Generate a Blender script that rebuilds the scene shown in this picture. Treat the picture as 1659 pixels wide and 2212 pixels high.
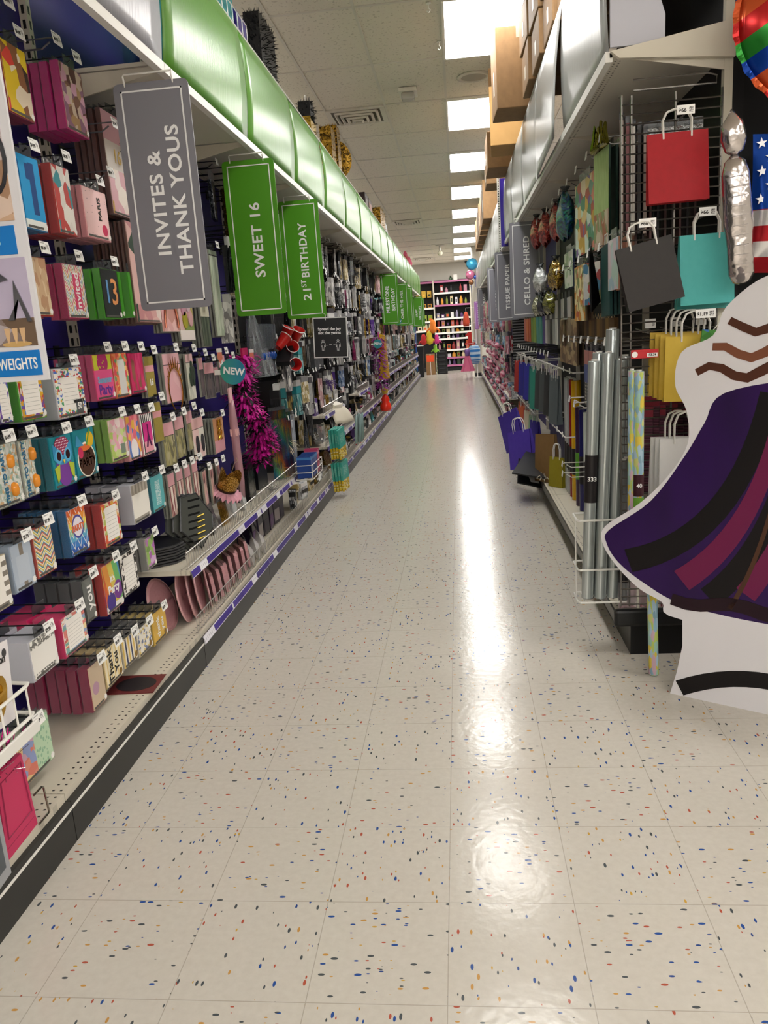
import bpy, bmesh, math, random
from mathutils import Vector, Matrix
PI = math.pi
for o in list(bpy.data.objects): bpy.data.objects.remove(o)
S = bpy.context.scene
COL = S.collection
rnd = random.Random(7)

# ------------------------------------------------------------------ camera, world, exposure
CAMP = (0.0825, -1.3707, 1.3854)
FPX, YAW, PITCH, ROLL = 1686.5, 0.10645, 0.22348, -0.0676
def cam_axes():
    cy, sy, cp, sp = math.cos(YAW), math.sin(YAW), math.cos(PITCH), math.sin(PITCH)
    f = Vector((-sy*cp, cy*cp, -sp)); r = Vector((cy, sy, 0)); u = r.cross(f)
    c, s = math.cos(ROLL), math.sin(ROLL)
    return c*r+s*u, -s*r+c*u, f
cr, cu, cf = cam_axes()
cam = bpy.data.cameras.new('camera')
cam.sensor_fit = 'VERTICAL'; cam.sensor_height = 24.0; cam.lens = FPX/2212*24.0
cam.clip_start = 0.02; cam.clip_end = 100
camo = bpy.data.objects.new('camera', cam); COL.objects.link(camo)
m = Matrix.Identity(4)
for i in range(3):
    m[i][0] = cr[i]; m[i][1] = cu[i]; m[i][2] = -cf[i]; m[i][3] = CAMP[i]
camo.matrix_world = m
S.camera = camo
S.view_settings.view_transform = 'Standard'; S.view_settings.look = 'None'
S.view_settings.exposure = 1.27; S.view_settings.gamma = 1.0
S.view_settings.use_curve_mapping = False
LIGHT_STRENGTH = 9.0
w = bpy.data.worlds.new('world'); S.world = w; w.use_nodes = True
w.node_tree.nodes['Background'].inputs[0].default_value = (0.8, 0.85, 0.9, 1)
w.node_tree.nodes['Background'].inputs[1].default_value = 0.15

# ------------------------------------------------------------------ object helpers
LABELS = {}
def tag(o, label, cat, group=None):
    o['label'] = label; o['category'] = cat
    if group: o['group'] = group
    LABELS.setdefault(label, []).append(o.name)
    return o
def link(name, data, parent=None, loc=(0,0,0), rot=(0,0,0), label=None):
    o = bpy.data.objects.new(name, data); COL.objects.link(o)
    o.location = loc; o.rotation_euler = rot
    if parent: o.parent = parent
    if label: o['label'] = label
    return o
def thing(name, label, cat, loc=(0,0,0), rot=(0,0,0), group=None):
    return tag(link(name, None, None, loc, rot), label, cat, group)
def struct(name, mb, mat):
    o = mb.build(name, mat); o['kind'] = 'structure'; return o
def dup(root, loc, rot=None, label=None, group=None):
    r = root.copy(); COL.objects.link(r); r.location = loc
    if rot is not None: r.rotation_euler = rot
    if label: r['label'] = label; LABELS.setdefault(label, []).append(r.name)
    if group: r['group'] = group
    for ch in list(root.children):
        c = ch.copy(); COL.objects.link(c); c.parent = r
        for g in list(ch.children):
            d = g.copy(); COL.objects.link(d); d.parent = c
    return r
ORD = ['first','second','third','fourth','fifth','sixth','seventh','eighth','ninth','tenth','eleventh','twelfth','thirteenth','fourteenth','fifteenth','sixteenth','seventeenth','eighteenth','nineteenth','twentieth']

class MB:
    def __init__(s): s.v=[]; s.f=[]; s.uv=[]; s.mi=[]
    def add(s, vs, fs, uvs=None, mi=0):
        b=len(s.v); s.v += [tuple(v) for v in vs]
        for i,f in enumerate(fs):
            s.f.append([b+k for k in f]); s.mi.append(mi)
            s.uv.append(uvs[i] if uvs else [(0,0),(1,0),(1,1),(0,1)][:len(f)] if len(f)<=4 else [(.5,.5)]*len(f))
        return s
    def box(s, x0,x1,y0,y1,z0,z1, mi=0, M=None):
        vs=[Vector(p) for p in ((x0,y0,z0),(x1,y0,z0),(x1,y1,z0),(x0,y1,z0),(x0,y0,z1),(x1,y0,z1),(x1,y1,z1),(x0,y1,z1))]
        if M: vs=[M@v for v in vs]
        return s.add(vs,[(1,2,6,5),(3,0,4,7),(0,1,5,4),(2,3,7,6),(4,5,6,7),(3,2,1,0)],None,mi)
    def quad(s,a,b,c,d,mi=0): return s.add([a,b,c,d],[(0,1,2,3)],None,mi)
    def tube(s, pts, r, n=5, closed=False, mi=0):
        pts=[Vector(p) for p in pts]; N=len(pts); vs=[]; fs=[]
        rr = r if isinstance(r,(list,tuple)) else [r]*N
        up=None
        for i,p in enumerate(pts):
            if closed: t=(pts[(i+1)%N]-pts[i-1])
            else: t=pts[min(i+1,N-1)]-pts[max(i-1,0)]
            t.normalize()
            if up is None:
                up=Vector((0,0,1)) if abs(t.z)<.9 else Vector((1,0,0))
            a=t.cross(up)
            if a.length<1e-5: a=t.cross(Vector((1,.3,0)))
            a.normalize(); b=a.cross(t).normalized(); up=b
            for k in range(n):
                an=2*PI*k/n; vs.append(p+rr[i]*(math.cos(an)*a+math.sin(an)*b))
        for i in range(N if closed else N-1):
            j=(i+1)%N
            for k in range(n):
                k2=(k+1)%n; fs.append((i*n+k,j*n+k,j*n+k2,i*n+k2))
        if not closed:
            fs.append(tuple(range(n))); fs.append(tuple((N-1)*n+k for k in reversed(range(n))))
        return s.add(vs,fs,None,mi)
    def lathe(s, prof, n=20, M=None, mi=0, cap=True):
        vs=[]; fs=[]; uvs=[]; N=len(prof)
        for i,(r,z) in enumerate(prof):
            for k in range(n):
                an=2*PI*k/n; v=Vector((r*math.cos(an),r*math.sin(an),z)); vs.append(M@v if M else v)
        for i in range(N-1):
            for k in range(n):
                k2=(k+1)%n; fs.append((i*n+k,i*n+k2,(i+1)*n+k2,(i+1)*n+k))
                uvs.append([(k/n,i/(N-1)),((k+1)/n,i/(N-1)),((k+1)/n,(i+1)/(N-1)),(k/n,(i+1)/(N-1))])
        if cap:
            if prof[0][0]>1e-4: fs.append(tuple(reversed(range(n)))); uvs.append([(.5,0)]*n)
            if prof[-1][0]>1e-4: fs.append(tuple((N-1)*n+k for k in range(n))); uvs.append([(.5,1)]*n)
        return s.add(vs,fs,uvs,mi)
    def prism(s, poly, t0, t1, M=None, mi=0):
        """poly (a,b) in the local XY plane, thickness along local Z; uv from the bounds"""
        n=len(poly); xs=[p[0] for p in poly]; ys=[p[1] for p in poly]
        ax,bx,ay,by=min(xs),max(xs),min(ys),max(ys)
        U=[((p[0]-ax)/max(bx-ax,1e-6),(p[1]-ay)/max(by-ay,1e-6)) for p in poly]
        vs=[Vector((p[0],p[1],t0)) for p in poly]+[Vector((p[0],p[1],t1)) for p in poly]
        if M: vs=[M@v for v in vs]
        fs=[tuple(reversed(range(n))),tuple(n+i for i in range(n))]; uvs=[list(reversed(U)),U]
        for i in range(n):
            j=(i+1)%n; fs.append((i,j,n+j,n+i)); uvs.append([U[i],U[j],U[j],U[i]])
        return s.add(vs,fs,uvs,mi)
    def sheet(s, fn, nu, nv, mi=0):
        vs=[];fs=[];uvs=[]
        for j in range(nv+1):
            for i in range(nu+1): vs.append(fn(i/nu,j/nv))
        for j in range(nv):
            for i in range(nu):
                a=j*(nu+1)+i; fs.append((a,a+1,a+nu+2,a+nu+1))
                uvs.append([(i/nu,j/nv),((i+1)/nu,j/nv),((i+1)/nu,(j+1)/nv),(i/nu,(j+1)/nv)])
        return s.add(vs,fs,uvs,mi)
    def mesh(s, name, mats, smooth=False):
        me=bpy.data.meshes.new(name); me.from_pydata(s.v,[],s.f)
        uvl=me.uv_layers.new(name='UVMap'); flat=[c for f in s.uv for p in f for c in p]
        uvl.data.foreach_set('uv',flat)
        for mt in (mats if isinstance(mats,(list,tuple)) else [mats]): me.materials.append(mt)
        me.polygons.foreach_set('material_index',s.mi)
        if smooth: me.polygons.foreach_set('use_smooth',[True]*len(s.f))
        me.update(); return me
    def build(s, name, mats, parent=None, loc=(0,0,0), rot=(0,0,0), smooth=False, label=None):
        return link(name, s.mesh(name,mats,smooth), parent, loc, rot, label)
def bevel(o, w=.004, seg=2):
    b=o.modifiers.new('bevel','BEVEL'); b.width=w; b.segments=seg; b.limit_method='ANGLE'; return o

XF = (PI/2,0,PI/2)     # text facing +x (aisle side of the left run)
XB = (PI/2,0,-PI/2)    # text facing -x
YF = (PI/2,0,0)        # text facing the camera (-y)
TC={}
def text_mesh(s, size, bold=0.0, turn=False, align='CENTER', mat=None, ext=.0006, space=1.0, sx=1.0, lines=.9, fit=None):
    key=(s,size,bold,turn,align,mat.name,ext,space,sx,fit)
    if key in TC: return TC[key]
    cv=bpy.data.curves.new('t','FONT'); cv.body=s; cv.size=size; cv.offset=bold; cv.align_x=align; cv.align_y='CENTER'
    cv.extrude=ext; cv.resolution_u=3; cv.space_character=space; cv.space_line=lines
    t=bpy.data.objects.new('t',cv); COL.objects.link(t)
    dg=bpy.context.evaluated_depsgraph_get()
    me=bpy.data.meshes.new_from_object(t.evaluated_get(dg)) if False else bpy.data.meshes.new_from_object(t)
    bpy.data.objects.remove(t); bpy.data.curves.remove(cv)
    if fit:
        xs=[v.co.x for v in me.vertices]; sx=fit/max(max(xs)-min(xs),1e-6)
    M4=Matrix.Diagonal((sx,1,1,1))
    if turn: M4=Matrix.Rotation(PI/2,4,'Z')@M4
    me.transform(M4); me.materials.clear(); me.materials.append(mat)
    me.name='lettering'; TC[key]=me; return me

# ------------------------------------------------------------------ materials
def hx(h):
    h=h.lstrip('#'); c=[int(h[i:i+2],16)/255 for i in (0,2,4)]
    return tuple((x/12.92 if x<=.04045 else ((x+.055)/1.055)**2.4) for x in c)+(1.0,)
MC={}
def M(col, rough=.5, metal=0.0, name=None, spec=.32, coat=0):
    key=(col,rough,metal,spec,coat)
    if key in MC: return MC[key]
    mt=bpy.data.materials.new(name or 'mat_'+col.strip('#')); mt.use_nodes=True
    b=mt.node_tree.nodes['Principled BSDF']
    b.inputs['Base Color'].default_value=hx(col); b.inputs['Roughness'].default_value=rough
    b.inputs['Metallic'].default_value=metal; b.inputs['Specular IOR Level'].default_value=spec
    if coat: b.inputs['Coat Weight'].default_value=coat; b.inputs['Coat Roughness'].default_value=.12
    MC[key]=mt; return mt
def foil(col, rough=.22, scale=22, bump=.5, metal=.92):
    key=('foil',col,rough,scale,bump,metal)
    if key in MC: return MC[key]
    mt=bpy.data.materials.new('foil'); mt.use_nodes=True; nt=mt.node_tree; b=nt.nodes['Principled BSDF']
    b.inputs['Base Color'].default_value=hx(col); b.inputs['Metallic'].default_value=metal; b.inputs['Roughness'].default_value=rough
    tc=nt.nodes.new('ShaderNodeTexCoord'); n=nt.nodes.new('ShaderNodeTexNoise'); n.inputs['Scale'].default_value=scale; n.inputs['Detail'].default_value=3
    bp=nt.nodes.new('ShaderNodeBump'); bp.inputs['Strength'].default_value=bump; bp.inputs['Distance'].default_value=.02
    nt.links.new(tc.outputs['Object'],n.inputs['Vector']); nt.links.new(n.outputs[0],bp.inputs['Height']); nt.links.new(bp.outputs[0],b.inputs['Normal'])
    MC[key]=mt; return mt
def clear(col='#DDE3E6', a=.25, rough=.12, bump=0.4):
    key=('clear',col,a,rough)
    if key in MC: return MC[key]
    mt=bpy.data.materials.new('clear_film'); mt.use_nodes=True; nt=mt.node_tree; nt.nodes.clear()
    out=nt.nodes.new('ShaderNodeOutputMaterial'); mx=nt.nodes.new('ShaderNodeMixShader'); tr=nt.nodes.new('ShaderNodeBsdfTransparent')
    b=nt.nodes.new('ShaderNodeBsdfPrincipled'); b.inputs['Base Color'].default_value=hx(col); b.inputs['Roughness'].default_value=rough
    n=nt.nodes.new('ShaderNodeTexNoise'); n.inputs['Scale'].default_value=30; tc=nt.nodes.new('ShaderNodeTexCoord')
    bp=nt.nodes.new('ShaderNodeBump'); bp.inputs['Strength'].default_value=bump; bp.inputs['Distance'].default_value=.01
    nt.links.new(tc.outputs['Object'],n.inputs['Vector']); nt.links.new(n.outputs[0],bp.inputs['Height']); nt.links.new(bp.outputs[0],b.inputs['Normal'])
    mx.inputs[0].default_value=a
    nt.links.new(tr.outputs[0],mx.inputs[1]); nt.links.new(b.outputs[0],mx.inputs[2]); nt.links.new(mx.outputs[0],out.inputs[0])
    MC[key]=mt; return mt

def streak_film(col='#C4C8CA', lo=.06, hi=.6, sc=26, rough=.12):
    key=('streak',col,lo,hi,sc)
    if key in MC: return MC[key]
    mt=bpy.data.materials.new('streaked_film'); mt.use_nodes=True; nt=mt.node_tree; b=nt.nodes['Principled BSDF']; b.inputs['Base Color'].default_value=hx(col); b.inputs['Roughness'].default_value=rough
    t=T(nt); n=t.noise(t.comb(t.m('MULTIPLY',t.u,float(sc)),t.m('MULTIPLY',t.v,1.3)),1.0,3.0)
    t.put(b.inputs['Alpha'],t.m('MULTIPLY_ADD',t.m('POWER',t.m('MULTIPLY',n,1.5),4.0),hi-lo,lo)); MC[key]=mt; return mt
class T:
    """small node-writing helper: numbers and sockets in, sockets out"""
    def __init__(s, nt, coord='UV'):
        s.nt=nt; tc=nt.nodes.new('ShaderNodeTexCoord'); s.vec=tc.outputs[coord]
        sp=nt.nodes.new('ShaderNodeSeparateXYZ'); nt.links.new(s.vec,sp.inputs[0]); s.u,s.v,s.w=sp.outputs[:3]
    def put(s,sock,v):
        if isinstance(v,(int,float)): sock.default_value=v
        elif isinstance(v,str): sock.default_value=hx(v)
        elif isinstance(v,tuple): sock.default_value=v
        else: s.nt.links.new(v,sock)
    def m(s,op,a,b=0.0,c=None):
        n=s.nt.nodes.new('ShaderNodeMath'); n.operation=op; s.put(n.inputs[0],a); s.put(n.inputs[1],b)
        if c is not None: s.put(n.inputs[2],c)
        return n.outputs[0]
    def mix(s,f,a,b):
        n=s.nt.nodes.new('ShaderNodeMix'); n.data_type='RGBA'; s.put(n.inputs[0],f); s.put(n.inputs[6],a); s.put(n.inputs[7],b); return n.outputs[2]
    def comb(s,x,y,z=0.0):
        n=s.nt.nodes.new('ShaderNodeCombineXYZ'); s.put(n.inputs[0],x); s.put(n.inputs[1],y); s.put(n.inputs[2],z); return n.outputs[0]
    def sc(s,a,b,off=0.0): return s.comb(s.m('MULTIPLY_ADD',s.u,a,off),s.m('MULTIPLY',s.v,b))
    def vor(s,vec,scale=1.0,rand=1.0,feature='F1'):
        n=s.nt.nodes.new('ShaderNodeTexVoronoi'); n.feature=feature; n.inputs['Scale'].default_value=scale; n.inputs['Randomness'].default_value=rand; s.nt.links.new(vec,n.inputs['Vector'])
        sp=s.nt.nodes.new('ShaderNodeSeparateColor'); s.nt.links.new(n.outputs['Color'],sp.inputs[0])
        return n.outputs['Distance'],sp.outputs[0],sp.outputs[1],sp.outputs[2]
    def noise(s,vec,scale=5.0,detail=2.0):
        n=s.nt.nodes.new('ShaderNodeTexNoise'); n.inputs['Scale'].default_value=scale; n.inputs['Detail'].default_value=detail; s.nt.links.new(vec,n.inputs['Vector']); return n.outputs[0]
    def ramp(s,f,cols,const=True):
        n=s.nt.nodes.new('ShaderNodeValToRGB'); r=n.color_ramp; r.interpolation='CONSTANT' if const else 'LINEAR'
        k=len(cols)
        while len(r.elements)<k: r.elements.new(.5)
        for i,c in enumerate(cols):
            r.elements[i].position=i/k if const else i/max(k-1,1); r.elements[i].color=hx(c)
        s.put(n.inputs[0],f); return n.outputs[0]
    def band(s,x,a,b): return s.m('MULTIPLY',s.m('GREATER_THAN',x,a),s.m('LESS_THAN',x,b))
    def inrect(s,a,b,c,d): return s.m('MULTIPLY',s.band(s.u,a,b),s.band(s.v,c,d))
    def disc(s,cx,cy,r,asp=1.0):
        dx=s.m('SUBTRACT',s.u,cx); dy=s.m('MULTIPLY',s.m('SUBTRACT',s.v,cy),asp)
        return s.m('LESS_THAN',s.m('ADD',s.m('MULTIPLY',dx,dx),s.m('MULTIPLY',dy,dy)),r*r)
    def cells(s,pal,a,b,off=0.0): return s.ramp(s.vor(s.sc(a,b,off))[1],pal)
    def lines(s,bg,ink,n=9,duty=.12,x0=.12,x1=.88,y0=.1,y1=.9):
        f=s.m('FRACT',s.m('MULTIPLY',s.v,n)); k=s.m('MULTIPLY',s.m('LESS_THAN',f,duty),s.inrect(x0,x1,y0,y1)); return s.mix(k,bg,ink)
def P(key, fn, rough=.45, metal=0.0, coat=.0, coord='UV', spec=.3):
    if key in MC: return MC[key]
    mt=bpy.data.materials.new('print_'+key); mt.use_nodes=True; nt=mt.node_tree; b=nt.nodes['Principled BSDF']
    b.inputs['Roughness'].default_value=rough; b.inputs['Metallic'].default_value=metal; b.inputs['Coat Weight'].default_value=coat; b.inputs['Coat Roughness'].default_value=.15; b.inputs['Specular IOR Level'].default_value=spec
    t=T(nt,coord); nt.links.new(fn(t),b.inputs['Base Color']); MC[key]=mt; return mt
def p_cells(key,pal,a=6,b=8,**k): return P(key,lambda t:t.cells(pal,a,b),**k)
def p_stripes(key,pal,n,vert=True,**k):
    return P(key,lambda t:t.ramp(t.m('FRACT',t.m('MULTIPLY',t.u if vert else t.v,n)),pal),**k)
def p_chev(key,pal,n=5,z=3,**k):
    return P(key,lambda t:t.ramp(t.m('FRACT',t.m('ADD',t.m('MULTIPLY',t.v,n),t.m('MULTIPLY',t.m('PINGPONG',t.m('MULTIPLY',t.u,z*2),1.0),.55))),pal),**k)
def p_list(key,border,a=10,b=13,paper='#F2EEE8',ink='#B8B4B0',in_=(.14,.86,.1,.9),n=11,**k):
    return P(key,lambda t:t.mix(t.inrect(*in_),t.cells(border,a,b),t.lines(paper,ink,n,.1,in_[0]+.06,in_[1]-.06,in_[2]+.05,in_[3]-.1)),**k)
def p_head(key,head,body,h=.78,a=4,b=6,line='#2A2628',ink=None,**k):
    def fn(t):
        c=t.cells(body,a,b); c=t.mix(t.m('GREATER_THAN',t.v,h),c,head); c=t.mix(t.band(t.v,h-.012,h+.002),c,line)
        if ink: c=t.mix(t.m('MULTIPLY',t.inrect(.25,.75,h+.07,h+.14),t.m('LESS_THAN',t.m('FRACT',t.m('MULTIPLY',t.v,38)),.5)),c,ink)
        return c
    return P(key,fn,**k)
def p_glit(key,pal,sc=90,**k):
    return P(key,lambda t:t.ramp(t.vor(t.vec,sc)[1],pal),**{**dict(coord='Object',rough=.3,metal=.7),**k})
# ------------------------------------------------------------------ the room
H = 3.62
X0, X1, Y0, Y1 = -8.0, 8.0, -11.0, 26.6
TILE = 0.3048
def floor_fn(t):
    gx=t.m('DIVIDE',t.u,TILE); gy=t.m('DIVIDE',t.v,TILE)
    fx=t.m('FLOOR',gx); fy=t.m('FLOOR',gy)
    par=t.m('MODULO',t.m('ABSOLUTE',t.m('ADD',fx,fy)),2.0)          # alternate tiles are laid a quarter turn
    rnd_=t.m('ADD',t.m('MULTIPLY',fx,13.37),t.m('MULTIPLY',fy,7.91))
    def chips(su,sv,thr,keep,base,pal):
        d,r,g,b=t.vor(t.comb(t.m('MULTIPLY_ADD',t.u,su,rnd_),t.m('MULTIPLY',t.v,sv)),1.0)
        k=t.m('MULTIPLY',t.m('LESS_THAN',d,t.m('MULTIPLY_ADD',g,thr,.10)),t.m('GREATER_THAN',r,keep))
        return k,t.ramp(b,pal)
    pal=['#2C4C8C','#A8523F','#BC9440','#38425A','#9C4A38','#66705E','#2C4680','#B98A48','#4A4F52']
    k1,c1=chips(38,90,.25,.62,0,pal); k2,c2=chips(90,38,.25,.62,0,pal)
    k=t.m('ADD',t.m('MULTIPLY',k1,par),t.m('MULTIPLY',k2,t.m('SUBTRACT',1.0,par)))
    c=t.mix(par,c2,c1)
    n=t.noise(t.comb(t.m('MULTIPLY',t.u,9.0),t.m('MULTIPLY',t.v,9.0)),6.0,6.0)
    base=t.mix(n,'#B6AFA4','#CAC4BA')
    n2=t.noise(t.comb(t.u,t.v),1.3,3.0)
    base=t.mix(t.m('MULTIPLY',n2,.35),base,'#C4C0B4')
    c=t.mix(k,base,c)
    ex=t.m('ABSOLUTE',t.m('SUBTRACT',t.m('FRACT',gx),.5)); ey=t.m('ABSOLUTE',t.m('SUBTRACT',t.m('FRACT',gy),.5))
    seam=t.m('GREATER_THAN',t.m('MAXIMUM',ex,ey),.4965)
    return t.mix(t.m('MULTIPLY',seam,.55),c,'#8A8073')
fm=P('vinyl_tile',floor_fn,rough=.2,coat=0,coord='Object')
fb=fm.node_tree.nodes['Principled BSDF']; fb.inputs['Specular IOR Level'].default_value=.30
t=T(fm.node_tree,'Object')
wob=t.noise(t.comb(t.m('MULTIPLY',t.u,1.0),t.m('MULTIPLY',t.v,1.0)),9.0,4.0)
t.put(fb.inputs['Roughness'],t.m('MULTIPLY_ADD',wob,.12,.10))
bp=fm.node_tree.nodes.new('ShaderNodeBump'); bp.inputs['Strength'].default_value=.06; bp.inputs['Distance'].default_value=.01
fm.node_tree.links.new(t.noise(t.vec,38.0,2.0),bp.inputs['Height']); fm.node_tree.links.new(bp.outputs[0],fb.inputs['Normal'])
struct('floor',MB().box(X0,X1,Y0,Y1,-.08,0),fm)
def ceil_fn(t):
    a=t.vor(t.vec,70.0)[0]; n=t.noise(t.vec,40.0,3.0)
    return t.mix(t.m('MULTIPLY',t.m('GREATER_THAN',n,.62),.55),t.mix(n,'#DDD6CA','#E8E2D6'),'#ADA598')
struct('ceiling',MB().box(X0,X1,Y0,Y1,H,H+.1),P('acoustic_tile',ceil_fn,rough=.9,coat=0,coord='Object'))
LX0, LY0, CW, CL = .068, 5.905, .61, 1.22
g=MB()
k=math.ceil((X0-LX0)/CW)
while LX0+k*CW<X1: x=LX0+k*CW; g.box(x-.011,x+.011,Y0,Y1,H-.006,H); k+=1
k=math.ceil((Y0-LY0)/CL)
while LY0+k*CL<Y1: y=LY0+k*CL; g.box(X0,X1,y-.011,y+.011,H-.0065,H); k+=1
struct('trim_1',g,M('#D6D1C8',.5))
wallm=P('painted_wall',lambda t:t.mix(t.noise(t.vec,3.0,3.0),'#B9B5AC','#C6C2BA'),rough=.8,coat=0,coord='Object')
struct('wall_back',MB().box(X0,X1,Y1,Y1+.12,0,H),wallm)
struct('wall_front',MB().box(X0,X1,Y0-.12,Y0,0,H),wallm)
struct('wall_left',MB().box(X0-.12,X0,Y0,Y1,0,H),wallm)
struct('wall_right',MB().box(X1,X1+.12,Y0,Y1,0,H),wallm)

# ------------------------------------------------------------------ ceiling lights
em=bpy.data.materials.new('lamp_diffuser'); em.use_nodes=True
eb=em.node_tree.nodes['Principled BSDF']; eb.inputs['Emission Color'].default_value=(1,.985,.955,1); eb.inputs['Emission Strength'].default_value=LIGHT_STRENGTH
lf=MB(); 
lf.box(0,CW,-.0,.018,-.02,0).box(0,CW,CL-.018,CL,-.02,0).box(0,.018,.018,CL-.018,-.02,0).box(CW-.018,CW,.018,CL-.018,-.02,0)
lfm=lf.mesh('frame',M('#E9E7E2',.4)); ldm=MB().box(.018,CW-.018,.018,CL-.018,-.012,-.004).mesh('diffuser',em)
def light(x,y,label,group):
    o=thing('ceiling_light',label,'ceiling light',(x,y,H-.007),(0,0,0),group)
    link('frame',lfm,o); link('diffuser',ldm,o)
for i,kk in enumerate(range(-13,17,2)):  # panels behind the viewer are unseen, added to brighten camera-facing surfaces
    if kk in (-5,-7): continue
    y=LY0+CL*kk
    nm='lit ceiling panel over the aisle, %s visible from the near end of its row'%ORD[i-6] if i>=6 else 'lit ceiling panel over the aisle above and behind the viewer'
    light(LX0,y,nm,'lit panels over the aisle')
for xx in (LX0-5*CW,LX0+5*CW,LX0-10*CW,LX0+10*CW):
    for kk in range(-13,17,2): light(xx,LY0+CL*kk,'lit ceiling panel over a neighbouring aisle','lit panels over other aisles')

for xx in (LX0-2*CW,LX0+2*CW):  # extra unseen columns, added as fill for surfaces that face the camera
    for kk in range(-13,-7,2): light(xx,LY0+CL*kk,'lit ceiling panel over the open floor behind the viewer','lit panels over other aisles')
# ceiling fittings
def vent(x0,y0,label):
    o=thing('air_vent',label,'air vent',(x0,y0,H-.008))
    f=MB(); f.box(0,.6,0,.05,-.012,0).box(0,.6,.55,.6,-.012,0).box(0,.05,.05,.55,-.012,0).box(.55,.6,.05,.55,-.012,0); f.build('frame',M('#D8D3CA',.4),o)
    l=MB()
    for i in range(4):
        a=.09+i*.055; b=.6-a; z=-.012-.012*i
        for (p,q) in (((a,a),(b,a)),((b,a),(b,b)),((b,b),(a,b)),((a,b),(a,a))):
            l.tube([(p[0],p[1],z),(q[0],q[1],z)],.016,4)
    l.build('louvre',M('#DAD5CB',.45),o); MB().box(.05,.55,.05,.55,-.004,0).build('duct',M('#6E685E',.9),o)
vent(-1.15,7.12,'square louvred ceiling vent nearest the viewer, beside the lights'); vent(-1.15,15.4,'square louvred ceiling vent halfway down the aisle'); vent(-1.2,24.0,'square louvred ceiling vent near the far wall')
o=thing('strobe_alarm','white strobe alarm box on the ceiling between vent and lights','alarm',(-.284,6.72,H-.006))
bevel(MB().box(-.085,.085,-.12,.12,-.035,0).build('base_plate',M('#E2DED6',.4),o)); bevel(MB().box(-.06,.06,-.10,.02,-.095,-.035).build('strobe_lens',clear('#B9B6AE',.8),o),.012)
o=thing('ceiling_speaker','round speaker grille in the ceiling between two light panels','speaker',(.33,6.5,H-.001))
MB().lathe([(.15,0),(.155,-.012),(.12,-.016),(.115,-.008)],28).build('rim',M('#D9D4CA',.4),o,smooth=True); MB().lathe([(.115,-.009),(.001,-.012)],28).build('grille',M('#A9A49A',.6),o)
o=thing('sprinkler_head','small glass-bulb fitting hanging from the far ceiling','sprinkler',(-.29,20.8,H))
MB().lathe([(.12,0),(.12,-.012),(.03,-.03),(.02,-.14),(.001,-.15)],14).build('stem',M('#C9C4BC',.3,.4),o); MB().lathe([(.001,-.14),(.06,-.17),(.075,-.21),(.05,-.26),(.001,-.28)],14).build('bulb',M('#E6DFC8',.1),o,smooth=True)
for i,(x,y) in enumerate(((.036,5.52),(-.02,4.75))):
    o=thing('ceiling_hook',('white sign hook on the ceiling beside the nearest light panel','white sign hook at the top edge of the view')[i],'hook',(x,y,H-.006))
    MB().tube([(0,0,0),(0,0,-.03),(.012,0,-.045),(0,0,-.06),(-.012,0,-.05)],.004,5).build('hook_wire',M('#E8E6E0',.3),o); MB().lathe([(.018,0),(.018,-.004)],10).build('cap',M('#E8E6E0',.3),o)
o=thing('security_dome','dark security camera dome under the far ceiling','camera',(.53,25.9,H-.006))
MB().lathe([(.14,0),(.14,-.04)],16).build('mount',M('#D5D0C8',.4),o); MB().lathe([(.12,-.04),(.11,-.1),(.06,-.15),(.001,-.16)],16).build('dome',M('#17181B',.08),o,smooth=True)

# ------------------------------------------------------------------ shelving runs
CREAM=M('#CFC8B8',.42); DARKK=M('#2A2A29',.38); NAVY=P('purple_liner',lambda t:t.mix(t.noise(t.vec,2.0,2.0),'#20135A','#2C1C76'),rough=.5,coord='Object'); BLACKB=M('#0B0B0D',.6); WHITEL=M('#E4E2DC',.4)
BAY=1.22; BY0=1.77
def fascia_mat(key,a,b):
    if key in MC: return MC[key]
    mt=P(key,lambda t:t.mix(t.noise(t.comb(t.m('MULTIPLY',t.u,60.0),t.m('MULTIPLY',t.v,.8)),3.0,3.0),a,b),rough=.3,coat=.0)
    b_=mt.node_tree.nodes['Principled BSDF']; b_.inputs['Specular IOR Level'].default_value=.55
    tt=T(mt.node_tree); bp=mt.node_tree.nodes.new('ShaderNodeBump'); bp.inputs['Strength'].default_value=.12; bp.inputs['Distance'].default_value=.01
    n=tt.noise(tt.comb(tt.m('MULTIPLY',tt.u,46.0),tt.m('MULTIPLY',tt.v,.6)),2.0,3.0)
    mt.node_tree.links.new(n,bp.inputs['Height']); mt.node_tree.links.new(bp.outputs[0],b_.inputs['Normal']); return mt
GREENF=fascia_mat('green_fascia','#538A30','#5F983A'); GREYF=fascia_mat('grey_fascia','#97979F','#A4A4AC'); STEELF=fascia_mat('steel_fascia','#8E8E8C','#A2A2A0')
def holes_mat():
    def fn(t):
        # rows of punched slots along both edges of the shelf plate
        fx=t.m('FRACT',t.m('MULTIPLY',t.v,40.0)); row=t.m('ADD',t.band(t.u,.885,.905),t.band(t.u,.945,.965))
        k=t.m('MULTIPLY',t.band(fx,.38,.62),row)
        return t.mix(k,t.mix(t.noise(t.vec,4.0,2.0),'#D2CBBB','#C6BEAD'),'#1C1A17')
    return P('punched_deck',fn,rough=.4,coord='UV')
DECK=holes_mat()
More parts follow.
